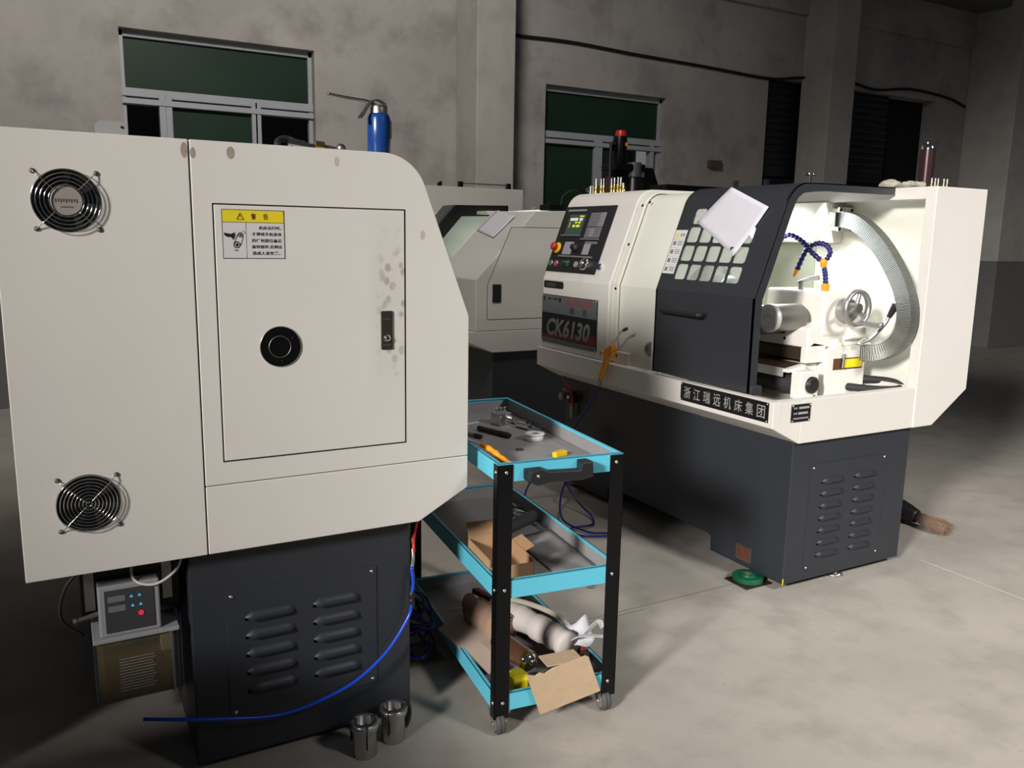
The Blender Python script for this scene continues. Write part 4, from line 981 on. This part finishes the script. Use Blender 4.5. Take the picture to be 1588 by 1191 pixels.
for i, (x, y) in enumerate(((1.44, 2.47), (1.435, 2.395))):
    o = MB().lathe((0, 0, 0), (0, 0, 1), [(.005, 0), (.005, .004), (.002, .004)], 12).single('small_nut', 'zinc', ['tiny white nut on the tray near the far corner', 'tiny bright nut between the pins and the rim'][i], 'nut', 'nuts on the top tray', loc=(0, 0, 0)); o.location = (x, y, ZF)
# --- on the middle tray
ZF2 = .4138
t = thing('cardboard_box', (1.115, 2.085, ZF2), 'small open brown cardboard box on the middle tray', 'box', rz=-.12, local=True)
m_ = MB(); e = .003
m_.box(-.070, .070, -.105, .085, 0, e); m_.box(-.070, -.067, -.105, .085, 0, .075); m_.box(.067, .070, -.105, .085, 0, .062)
m_.box(-.070, .070, .082, .085, 0, .085); m_.box(-.070, .070, -.105, -.102, 0, .052)
m_.build('box_body', 'card', t)
MB().obox((.0, .10, .098), (.068, 0, 0), (0, .0015, .0), (0, .012, .018)).build('box_flap', 'card', t)
MB().obox((.083, .01, .070), (.015, 0, .006), (0, .05, 0), (-.0006, 0, .0015)).build('box_flap', 'card', t)
mb = MB().tube([(1.22, 2.31, ZF2+.022), (1.31, 2.345, ZF2+.024), (1.41, 2.385, ZF2+.028)], .021, 20, rfun=lambda u, i: 1)
o = mb.single('steel_tube', mat('grey_tube', (.06, .062, .065), .4, .4), 'dark grey tube lying across the middle tray', 'tube')
MB().tube([(1.44, 2.60, ZF2+.012), (1.43, 2.53, ZF2+.016), (1.40, 2.49, ZF2+.02), (1.42, 2.41, ZF2+.024)], .006, 8, flat=(.006, .003, (0, 0, 1))).single('spanner', 'chrome', 'curved bright steel spanner beyond the dark tube', 'spanner')
MB().tube([(1.20, 2.40, ZF2+.015), (1.27, 2.42, ZF2+.015), (1.36, 2.46, ZF2+.017)], .013, 10).sphere((1.19, 2.395, ZF2+.018), .02).single('pliers', 'black_plastic', 'black handled pliers lying behind the near trolley leg', 'pliers')
o = sheet('folder_sheet', [(1.24, 1.93, ZF2+.002), (1.385, 1.97, ZF2+.004), (1.42, 2.30, ZF2+.006), (1.27, 2.28, ZF2+.002)], 'grey folder sheet with red edge lying flat on the middle tray', .0, 'liner')
MB().obox((1.31, 1.945, ZF2+.006), (.07, .018, 0), (0, .0015, 0), (0, 0, .001)).single('red_pencil', 'pinkred', 'thin red pencil lying at the middle tray edge', 'pencil')
# --- on the bottom tray
ZF3 = .0738
t = thing('hand_file', (1.20, 2.45, ZF3), 'wooden handled tool lying at the back of the bottom tray', 'file', local=True)
MB().tube([(-.03, -.045, .05), (-.01, -.01, .058), (.01, .03, .062), (.02, .05, .062)], .020, 16, rfun=lambda u, i: .55+.75*math.sin(PI*min(1, .15+u*.85)**.9)).build('handle', 'wood', t)
MB().tube([(-.03, -.045, .05), (-.05, -.08, .03), (-.06, -.12, .006)], .004, 8).build('tang', 'dull', t)
MB().tube([(-.028, -.04, .066), (-.06, -.02, .06), (-.085, .0, .055)], .0012, 6).build('wire', 'chrome', t)
t = thing('plastic_bottle', (1.18, 2.25, ZF3), 'clear brown plastic cylinder with white marks beside the wooden handle', 'bottle', local=True)
ax = Vector((.05, -.22, -.012)).normalized(); st_ = Vector((-.018, .09, .085))
MB().lathe(st_, ax, [(.048, .165), (.051, .16), (.051, .006), (.047, 0), (.044, .002), (.044, .02)], 36, cap=False).build('shell', 'amber', t)
MB().lathe(st_+ax*.035, ax, [(.043, 0), (.043, .125)], 32).build('liquid', mat('brown_liquid', (.26, .16, .11), .5), t)
mb = MB(); upv = (Vector((0, 0, 1))-ax*ax.z).normalized(); sdv = ax.cross(upv)
for k, l_ in enumerate((.006, .014, .012, .010, .008)):
    pz = st_+ax*(.05+k*.022)+(upv*.9+sdv*(-.43)).normalized()*.0517; mb.obox(pz, ax*.005, ((upv*.9+sdv*(-.43)).normalized().cross(ax))*l_*.5, (upv*.9+sdv*(-.43)).normalized()*.0004)
mb.build('volume_marks', 'label', t)
t = MB().obox((1.095, 2.20, ZF3+.052), (.055, .02, .006), (.018, -.15, -.010), (0, 0, .002)).single('cardboard_sheet', 'kraft', 'pale folded cardboard sheet slanting under the brown cylinder', 'cardboard')
t = thing('spray_can', (1.165, 2.05, ZF3), 'spray can with silver dome and gold rim lying on the bottom tray', 'can', local=True)
ax = Vector((.03, -.17, -.01)).normalized(); st_ = Vector((-.012, .105, .070))
MB().lathe(st_, ax, [(.030, 0), (.032, .004), (.032, .15)], 32).build('can_body', mat('can_print', (.12, .055, .03), .35, .3, var=.5, vscale=30), t)
MB().lathe(st_+ax*.15, ax, [(.033, 0), (.034, .003), (.033, .006)], 32).build('can_rim', 'brass', t)
MB().lathe(st_+ax*.156, ax, [(.031, 0), (.027, .008), (.018, .014), (.010, .016), (.009, .022)], 32).build('can_dome', 'chrome', t)
t = thing('rolled_cloth', (1.27, 2.08, ZF3), 'rolled off-white cloth lying along the bottom tray', 'cloth', local=True)
MB().tube([(-.03, .25, .09), (-.005, .13, .095), (.01, .02, .10), (.02, -.06, .105), (.03, -.11, .10)], .040, 20, rfun=lambda u, i: 1+.07*math.sin(i*.9)+.03*math.sin(i*2.3)).build('roll', 'cloth', t)
ml = MB(); n = 12; vs = []
for i in range(n+1):
    for j_ in range(5):
        u, v = i/n, j_/4; vs.append((.0+.125*u, -.06-.05*v+.01*math.sin(6*u), .125+.035*u*(1-v*.3)-.05*v+.008*math.sin(u*9+v*4)))
ml.add(vs, [(i*5+j_, (i+1)*5+j_, (i+1)*5+j_+1, i*5+j_+1) for i in range(n) for j_ in range(4)], True)
o = ml.build('loose_end', 'paper', t); s_ = o.modifiers.new('s', 'SOLIDIFY'); s_.thickness = .003
MB().obox((1.315, 2.26, ZF3+.065), (.012, 0, 0), (-.06, .27, .0), (0, 0, .010)).single('red_bar', mat('dull_red', (.22, .03, .03), .5), 'long dull red bar lying behind the rolled cloth', 'bar', bevel=.003)
MB().obox((1.345, 2.17, ZF3+.03), (.010, 0, 0), (-.03, .19, .0), (0, 0, .020)).single('wooden_strip', 'board', 'dark brown wooden strip between the red bar and tray rim', 'strip', bevel=.002)
MB().tube([(1.235, 2.34, ZF3+.125), (1.285, 2.19, ZF3+.148), (1.325, 2.08, ZF3+.145), (1.345, 2.02, ZF3+.12)], .009, 10).single('frayed_rope', 'rag', 'dirty grey rope lying on the rolled cloth', 'rope')
t = MB().tube([(1.235, 1.96, ZF3+.055), (1.22, 1.935, ZF3+.07), (1.245, 1.925, ZF3+.075), (1.26, 1.95, ZF3+.065), (1.235, 1.955, ZF3+.06), (1.20, 1.93, ZF3+.05), (1.18, 1.925, ZF3+.045)], .007, 8, rfun=lambda u, i: 1+.5*math.sin(i*1.3)).single('rubber_scrap', 'rubber', 'tangled black rubber scrap in front of the spray can', 'scrap')
mb = MB().obox((1.113, 1.955, ZF3+.034), (.030, 0, 0), (0, .03, 0), (0, 0, .032)); mb.single('plastic_bag', 'lemon', 'bright yellow plastic wrapper behind the near trolley leg', 'wrapper', bevel=.012)
# cardboard flap hung over the front rim
t = thing('cardboard_flap', (1.21, 1.87, .05), 'torn corrugated cardboard piece hanging over the front of the bottom tray', 'cardboard', rz=math.radians(-6), local=True)
q = [(-.113, .127), (-.085, .118), (-.07, .125), (-.055, .119), (-.03, .131), (.075, .150), (.085, .145), (.130, .026), (-.066, -.008)]
mb = MB().prism([(a, b) for a, b in q], 'y', -.006, .0)
mb.v = [(x, y+.10*max(0, z-.03)*-.15-.002, z) for x, y, z in mb.v]
mb.build('board', 'card_pale', t, .001)
o = MB().box(-.045, .07, -.002, .060, .134, .138).build('folded_edge', 'card_pale', t)
mb = MB().tube([(1.345, 2.02, .10), (1.352, 1.97, .19), (1.372, 1.925, .255), (1.385, 1.915, .24)], .01, flat=(.008, .001, (0, 1, 0)))
mb.tube([(1.30, 2.0, .16), (1.33, 1.955, .205), (1.385, 1.905, .215)], .01, flat=(.008, .001, (0, 0, 1)))
mb.single('packing_strap', 'straw', 'white plastic packing strap curling up behind the front trolley leg', 'strap')

# ================================================================== ON THE FLOOR
def collet(x, y, rz, label):
    t = thing('collet', (x, y, 0), label, 'collet', 'steel collets on the floor', rz=rz, local=True)
    MB().lathe((0, 0, 0), (0, 0, 1), [(.0315, 0), (.033, .002), (.033, .062), (.0335, .070), (.040, .084), (.040, .098), (.038, .100), (.024, .100), (.024, .06), (.001, .06)], 48, cap=False).build('sleeve', 'steel', t)
    for k in range(3):
        a = 2*PI*k/3; c_, s_ = math.cos(a), math.sin(a)
        MB().obox((c_*.0325, s_*.0325, .068), (c_*.0095, s_*.0095, 0), (-s_*.0012, c_*.0012, 0), (0, 0, .0335)).build('slot', 'gap', t)
    return t
collet(.655, 1.985, math.radians(-100), 'steel collet standing on the floor farther from the tool trolley')
collet(.748, 2.015, math.radians(-130), 'steel collet standing on the floor nearer to the tool trolley')

t = thing('air_line', (.82, 2.06, 0), 'bright blue air hose sagging across the dark base of the end-on lathe', 'hose')
MB().tube([(.822, 2.06, .375), (.81, 2.055, .335), (.745, 2.045, .255), (.66, 2.04, .195), (.58, 2.04, .165), (.49, 2.04, .148), (.41, 2.04, .150), (.30, 2.045, .172), (.20, 2.06, .19), (.12, 2.12, .18)], .0045, 12).build('hose', 'hoseblue', t)
MB().tube([(.825, 2.065, .48), (.828, 2.062, .43), (.823, 2.06, .405)], .0045, 12).build('hose_riser', 'hoseblue', t)
MB().lathe((.8225, 2.06, .372), (.03, 0, 1), [(.0075, 0), (.0085, .004), (.0085, .014), (.007, .016), (.0085, .02), (.0085, .032), (.006, .036)], 18).build('coupler', 'black_plastic', t)
MB().tube([(.845, 2.12, .55), (.84, 2.09, .50), (.828, 2.07, .47), (.835, 2.08, .44)], .006, 8).build('valve', 'dull', t)
MB().tube([(.89, 2.16, .60), (.86, 2.12, .57), (.838, 2.08, .545), (.835, 2.07, .52)], .004, 8).build('wire', 'red', t)

mb = MB()
for k in range(9):
    cx, cy = 1.00+.012*math.sin(k*2.1), 2.47+.02*math.cos(k*1.7); r = .105+.012*math.sin(k*1.3); pts = []
    for i in range(17):
        a = 2*PI*i/16+k*.4; pts.append((cx+r*math.cos(a)*.55-.02, cy+r*math.sin(a), .012+k*.020+.018*math.sin(a*2+k)))
    mb.tube(pts, .0048, 6)
mb.single('hose_coil', 'hosedark', 'loose coil of dark blue air hose on the floor under the near lathe', 'hose')
MB().tube([(.93, 2.6, .04), (.90, 2.40, .012), (.86, 2.28, .008), (.845, 2.14, .006), (.80, 2.05, .006), (.76, 2.06, .006)], .006, 8).single('power_cable', 'rubber', 'black cable running on the floor past the near lathe corner', 'cable')
MB().box(.86, 1.06, 2.35, 2.50, .001, .006).single('kraft_sheet', mat('dull_yellow', (.20, .17, .07), .7), 'dull yellow sheet lying under the blue hose coil', 'sheet')

# air gun hanging on the tray of the right lathe
t = thing('air_gun', (2.33, 3.27, .80), 'orange air blow gun with bent steel nozzle hooked on the lathe tray rim', 'air gun')
MB().tube([(2.325, 3.315, .725), (2.328, 3.295, .775), (2.33, 3.275, .82), (2.33, 3.26, .85)], .016, 14, rfun=lambda u, i: .75+.45*u).build('grip', 'orange', t)
MB().prism([(3.225, .835), (3.285, .82), (3.295, .86), (3.265, .885), (3.225, .905), (3.215, .88)], 'x', 2.315, 2.347).build('gun_body', 'orange', t, .008)
MB().tube([(2.33, 3.29, .845), (2.325, 3.32, .86), (2.325, 3.325, .84)], .005, 8).build('trigger', 'orange', t)
MB().tube([(2.33, 3.23, .90), (2.325, 3.185, .945), (2.32, 3.16, .968), (2.315, 3.12, .985)], .0055, 10).build('nozzle', 'chrome', t)
MB().tube([(2.317, 3.13, .982), (2.315, 3.105, .992)], .008, 10).build('nozzle_tip', 'black_plastic', t)
MB().lathe((2.325, 3.315, .725), (-.0, .35, -1), [(.009, 0), (.011, .008), (.009, .02), (.010, .03), (.006, .045)], 14).build('hose_fitting', 'dull', t)
MB().tube([(2.325, 3.33, .68), (2.32, 3.38, .60), (2.33, 3.50, .48), (2.38, 3.62, .40)], .005, 10).single('gun_hose', 'hosedark', 'dark blue hose hanging straight down from the orange air gun', 'hose')
t = thing('hose_bundle', (2.36, 3.64, 0), 'tangle of dark blue air hoses dropping from a black coupling to the floor', 'hose')
MB().tube([(2.38, 3.66, .34), (2.25, 3.70, .20), (2.16, 3.72, .08), (2.08, 3.62, .02), (2.02, 3.48, .010), (1.95, 3.3, .010), (1.90, 3.10, .010)], .0055, 10).build('hose', 'hosedark', t)
MB().tube([(2.37, 3.63, .34), (2.36, 3.60, .22), (2.20, 3.45, .10), (2.12, 3.30, .03), (2.16, 3.15, .012), (2.22, 3.10, .012), (2.25, 3.08, .012)], .005, 10).build('hose', 'hosedark', t)
MB().cyl((2.38, 3.63, .28), (2.39, 3.64, .385), .035, 14).build('coupling', 'black', t)
MB().tube([(2.34, 3.66, .36), (2.28, 3.6, .20), (2.30, 3.45, .06), (2.30, 3.32, .02), (2.24, 3.22, .012), (2.12, 3.22, .012), (2.10, 3.12, .012), (2.22, 3.05, .012)], .005, 10).build('hose', 'hosedark', t)

t = thing('air_regulator', (2.46, 3.82, .45), 'small black air regulator with gauge on the lathe front', 'regulator')
MB().box(2.455, 2.499, 3.775, 3.815, .50, .56).build('regulator_body', 'black', t, .004)
MB().cyl((2.475, 3.795, .50), (2.475, 3.795, .42), .012).build('bowl', 'dull', t)
MB().lathe((2.455, 3.795, .535), (-1, 0, 0), [(.010, 0), (.010, .010), (.006, .012)], 14).build('knob', 'zinc', t)
MB().lathe((2.47, 3.90, .52), (-1, 0, 0), [(.020, -.02), (.020, .006), (.018, .008)], 20).build('gauge', 'dull', t)
MB().box(2.49, 2.4995, 3.76, 3.93, .55, .557).build('red_bracket', 'red', t)
MB().tube([(2.51, 3.90, .64), (2.46, 3.87, .62), (2.45, 3.80, .60), (2.44, 3.745, .555), (2.44, 3.74, .50), (2.455, 3.775, .49)], .0045, 8).build('red_tube', 'red', t)

# levelling pads
t = thing('levelling_pad', (2.52, 2.40, 0), 'round green levelling pad under the front corner of the lathe', 'levelling pad')
px, py = 2.46, 2.385
MB().lathe((px, py, .004), (0, 0, 1), [(.062, 0), (.065, .003), (.065, .019), (.062, .022), (.034, .0222), (.032, .029)], 40, smooth=False).build('pad', 'padgreen', t)
MB().cyl((px+.045, py, .004), (px+.045, py, .0295), .010).cyl((px, py, .03), (px, py, .035), .018, 6).build('bolt', 'alu', t)
MB().box(px-.01, px+.05, py-.02, py+.02, .029, .034).build('wedge', 'padgreen', t)
MB().box(px-.075, px+.07, py-.07, py+.06, .0005, .004).build('shim_plate', 'rustbar', t)
t = thing('levelling_pad', (2.84, 2.26, 0), 'bare metal levelling pad under the vented end of the lathe', 'levelling pad')
MB().lathe((2.845, 2.27, .0), (0, 0, 1), [(.034, 0), (.036, .004), (.030, .010), (.014, .016), (.014, .0298)], 28).build('pad', 'dull', t)
MB().lathe((2.845, 2.248, .006), (0, -1, .3), [(.009, 0), (.009, .012), (.004, .014)], 14).build('bolt', 'zinc', t)
for i, (x, y) in enumerate(((.30, 2.2), (.77, 2.25), (3.15, 2.32), (.30, 3.8), (.77, 3.8), (2.58, 3.8), (3.15, 3.8), (2.68, 5.1), (3.2, 5.1), (2.68, 6.6), (3.2, 6.6))):
    par = A if x < 1 else (B if y < 4.5 else Cc)
    MB().lathe((x, y, 0), (0, 0, 1), [(.03, 0), (.03, .012), (.012, .016), (.012, .0305)], 16).build('foot', 'dull', par)

# hand broom behind the right lathe
t = thing('hand_broom', (3.75, 2.45, 0), 'worn brown hand broom lying on the floor behind the vented lathe end', 'broom')
def brush(p0, p1, r0, r1, n, m, par, nm, seed):
    random.seed(seed); mb = MB(); p0, p1 = Vector(p0), Vector(p1); ax = (p1-p0); L_ = ax.length; ax.normalize(); u = ax.orthogonal().normalized(); w_ = ax.cross(u)
    mb.tube([p0, p0.lerp(p1, .5), p1], r0*.75, 12, rfun=lambda q, i: (1+q*(r1/r0-1))*(1 if q < .9 else .7))
    for k in range(n):
        a = random.uniform(0, 2*PI); q = math.sqrt(random.random()); b = p0+(u*math.cos(a)+w_*math.sin(a))*r0*q*.8; e = p1+(u*math.cos(a)+w_*math.sin(a))*r1*q+ax*random.uniform(-.05, .02)*1
        b.z = max(.003, b.z); e.z = max(.003, e.z)
        mb.tube([b, e], .0016, 3, False)
    for i, v in enumerate(mb.v): mb.v[i] = (v[0], v[1], max(.002, v[2]))
    return mb.build(nm, m, par)
brush((3.73, 2.515, .05), (3.735, 2.355, .032), .030, .045, 220, 'bristle', t, 'bristles', 3)
MB().tube([(3.74, 2.74, .07), (3.73, 2.66, .07), (3.725, 2.58, .06), (3.73, 2.51, .05)], .042, 14, rfun=lambda u, i: .8+.4*math.sin(PI*u)).build('binding', 'black_plastic', t)
MB().sphere((3.60, 2.58, .055), .05, 12, (1, 1, 1.1)).single('rag_ball', 'rag', 'balled grey rag on the floor beside the broom', 'rag')
MB().tube([(3.80, 2.93, .15), (3.805, 2.90, .12), (3.81, 2.88, .05), (3.81, 2.88, .004)], .02, 10).single('dark_bottle', 'black_plastic', 'small dark bottle neck showing above the broom binding', 'bottle')
o = MB().tube([(1.815, 2.62, .006), (1.835, 2.61, .006), (1.83, 2.635, .006)], .005, 6).single('metal_clip', 'dull', 'tiny bent metal clip lying on open floor between trolley and lathe', 'clip')

# ================================================================== ON TOP OF THE RIGHT LATHE
def brasspin(x, y, z, h, label, m='brass', grp='brass fittings on the control cabinet', r=.009):
    t = thing('brass_fitting', (x, y, z), label, 'fitting', grp, local=True)
    MB().lathe((0, 0, 0), (0, 0, 1), [(r, 0), (r, h*.55), (r*.8, h*.56)], 14).build('shell', m, t)
    MB().cyl((0, 0, h*.55), (0, 0, h), r*.55, 10).build('tip', 'zinc', t); return t
ZC = 1.6465
brasspin(2.64, 3.873, ZC-.001, .080, 'thick bright brass fitting, the one closest to the loose steel bits', r=.016)
brasspin(2.64, 3.825, ZC-.001, .078, 'brass fitting right beside the thick bright one')
brasspin(2.64, 3.800, ZC-.001, .078, 'slim brass fitting at the dark post side of the first pair')
brasspin(2.64, 3.729, ZC-.001, .074, 'first brass fitting on the far side of the dark post')
brasspin(2.64, 3.702, ZC-.001, .076, 'second brass fitting of the close row past the dark post')
brasspin(2.64, 3.670, ZC-.001, .078, 'tall brass fitting in the middle of the close row')
brasspin(2.64, 3.645, ZC-.001, .076, 'last tall brass fitting of the close row')
brasspin(2.63, 3.609, ZC-.001, .045, 'short stubby brass fitting at the end of the close row', r=.014)
for i, y in enumerate((3.955, 3.928)):
    MB().cyl((2.66, y, ZC), (2.66, y, ZC+.045), .009, 12).single('steel_stub', 'zinc', ['short steel stub beside the bent steel bit', 'short steel stub between its twin and the brass fittings'][i], 'stub', 'steel stubs on the control cabinet')
MB().tube([(2.68, 4.02, ZC+.032), (2.685, 4.0, ZC+.02), (2.69, 3.95, ZC+.012)], .011, 10).single('bent_bit', 'chrome', 'small bent chrome bit at the rounded end of the control cabinet', 'bit')

MB().box(2.64, 2.67, 3.755, 3.785, ZC-.0005, ZC+.085).single('dark_post', mat('dark_brown_post', (.03, .014, .012), .4), 'dark brown square stub between the two clusters of brass fittings', 'post', bevel=.002)
# oil rag, tube etc. near the tail end
for i, (x, y, r) in enumerate(((3.235, 2.47, .045), (3.26, 2.40, .035), (3.25, 2.345, .03))):
    mb = MB().sphere((x, y, 1.641+r*.35), r, 14, (1, 1, .45))
    for k, v in enumerate(mb.v): mb.v[k] = (v[0]+.004*math.sin(v[1]*180), v[1], max(1.640, v[2]+.004*math.sin(v[0]*160)))
    mb.single('cotton_rag', 'rag', ['largest crumpled grey cotton rag on the lathe top', 'middle crumpled cotton rag on the lathe top', 'smallest crumpled rag beside the maroon tube'][i], 'rag', 'rags on the lathe top')
t = thing('maroon_tube', (3.40, 2.42, 1.636), 'maroon metal tube with chrome cap standing on the lathe top', 'tube', local=True)
MB().lathe((0, 0, 0), (0, 0, 1), [(.030, 0), (.030, .175)], 32).build('tube_body', 'maroon', t)
MB().lathe((0, 0, .175), (0, 0, 1), [(.032, 0), (.032, .030), (.026, .031), (.026, .022), (.001, .022)], 32, cap=False).build('cap', 'chrome', t)
for i, (x, y) in enumerate(((3.22, 2.262), (3.243, 2.262), (3.262, 2.262), (3.30, 2.262), (3.322, 2.262))):
    t = thing('brass_pin', (x, y, 1.6385), ['first small brass pin counted from the door side of the lathe top', 'second small brass pin from the door side', 'third small brass pin, next to the gap in the row', 'fourth small brass pin, just past the gap', 'last small brass pin towards the lathe end corner'][i], 'pin', 'brass pins by the maroon tube', local=True)
    MB().cyl((0, 0, 0), (0, 0, .012), .006, 12).build('collar', 'brass', t); MB().cyl((0, 0, .012), (0, 0, .036), .0035, 10).build('stem', 'zinc', t)
t = thing('lock_knob', (2.83, 2.555, 1.634), 'chrome mushroom knob standing on the charcoal door roof', 'knob', local=True)
MB().cyl((0, 0, 0), (0, 0, .046), .0075, 14).build('stem', 'chrome', t); MB().lathe((0, 0, .044), (0, 0, 1), [(.010, 0), (.028, .005), (.028, .010), (.012, .013)], 24).build('head', 'chrome', t)

# ================================================================== DRILLING MACHINE behind
t = thing('drilling_machine', (4.05, 5.5, 0), 'black drilling machine with red motor cap in front of the window', 'drill press')
MB().lathe((3.96, 5.5, 1.98), (0, 0, 1), [(.050, 0), (.055, .01), (.055, .20), (.050, .215)], 28).build('motor', 'black', t)
MB().lathe((3.965, 5.5, 2.195), (0, 0, 1), [(.044, 0), (.044, .025), (.036, .045)], 24).build('motor_cap', 'red', t)
MB().box(3.972, 3.990, 5.44, 5.446, 2.12, 2.145).build('motor_label', 'orange', t)
MB().box(3.87, 4.16, 5.42, 5.62, 1.93, 1.985).build('gear_head', 'black', t, .01)
MB().cyl((4.08, 5.46, 1.89), (4.08, 5.46, 2.0), .055, 24).cyl((4.15, 5.46, 1.89), (4.15, 5.46, 1.99), .03, 20).build('pulley_cover', mat('grey_green', (.10, .12, .11), .4, .3), t)
MB().box(3.86, 4.02, 5.46, 5.60, 1.60, 1.93).build('head_casting', 'black', t, .01)
MB().cyl((4.07, 5.46, 1.55), (4.07, 5.46, 1.89), .025, 20).build('quill', 'dull', t)
MB().prism([(4.16, 1.60), (4.42, 1.60), (4.35, 1.80), (4.27, 1.97), (4.18, 1.97)], 'y', 5.46, 5.58).build('belt_guard', 'black', t, .01)
MB().cyl((3.98, 5.62, .1), (3.98, 5.62, 1.95), .045, 20).build('column', 'black', t)
MB().box(3.8, 4.4, 5.4, 5.9, .0, .75).build('pedestal', 'dark', t, .01)
MB().box(3.85, 4.35, 5.3, 5.6, 1.05, 1.09).build('work_table', 'dull', t, .004)
MB().tube([(3.88, 5.45, 2.13), (3.84, 5.45, 2.11), (3.84, 5.45, 1.80), (3.84, 5.45, 1.70), (3.79, 5.45, 1.65), (3.78, 5.45, 1.55)], .011, 8).build('power_lead', 'rubber', t)
MB().box(3.86, 3.91, 5.46, 5.5, 2.08, 2.14).build('terminal_box', 'black', t)
# dark long bench rail behind the right lathe with bits on it
t = thing('steel_rack', (4.6, 4.9, 0), 'black steel rack with a long top beam behind the charcoal door', 'rack')
MB().box(3.92, 5.1, 4.85, 5.05, 1.70, 1.80).build('top_beam', 'black', t, .004)
for x in (3.95, 5.02): MB().box(x, x+.05, 4.9, 4.95, 0, 1.70).build('leg', 'black', t)
MB().box(3.9, 5.1, 4.7, 4.85, 1.60, 1.70).build('lower_beam', 'dark', t, .004)
o = MB().cyl((4.62, 4.90, 1.80), (4.62, 4.90, 1.86), .012).cyl((4.64, 4.90, 1.80), (4.64, 4.90, 1.86), .012).single('black_post', 'black_plastic', 'twin black stub standing on the rack beam under the junction box', 'stub')
MB().box(4.93, 4.965, 4.88, 4.915, 1.80, 1.885).single('navy_block', mat('navy_block', (.02, .02, .05), .5), 'dark navy block standing near the end of the rack beam', 'block', bevel=.003)
MB().cyl((3.93, 4.6, 1.60), (3.93, 4.6, 1.601), .01)
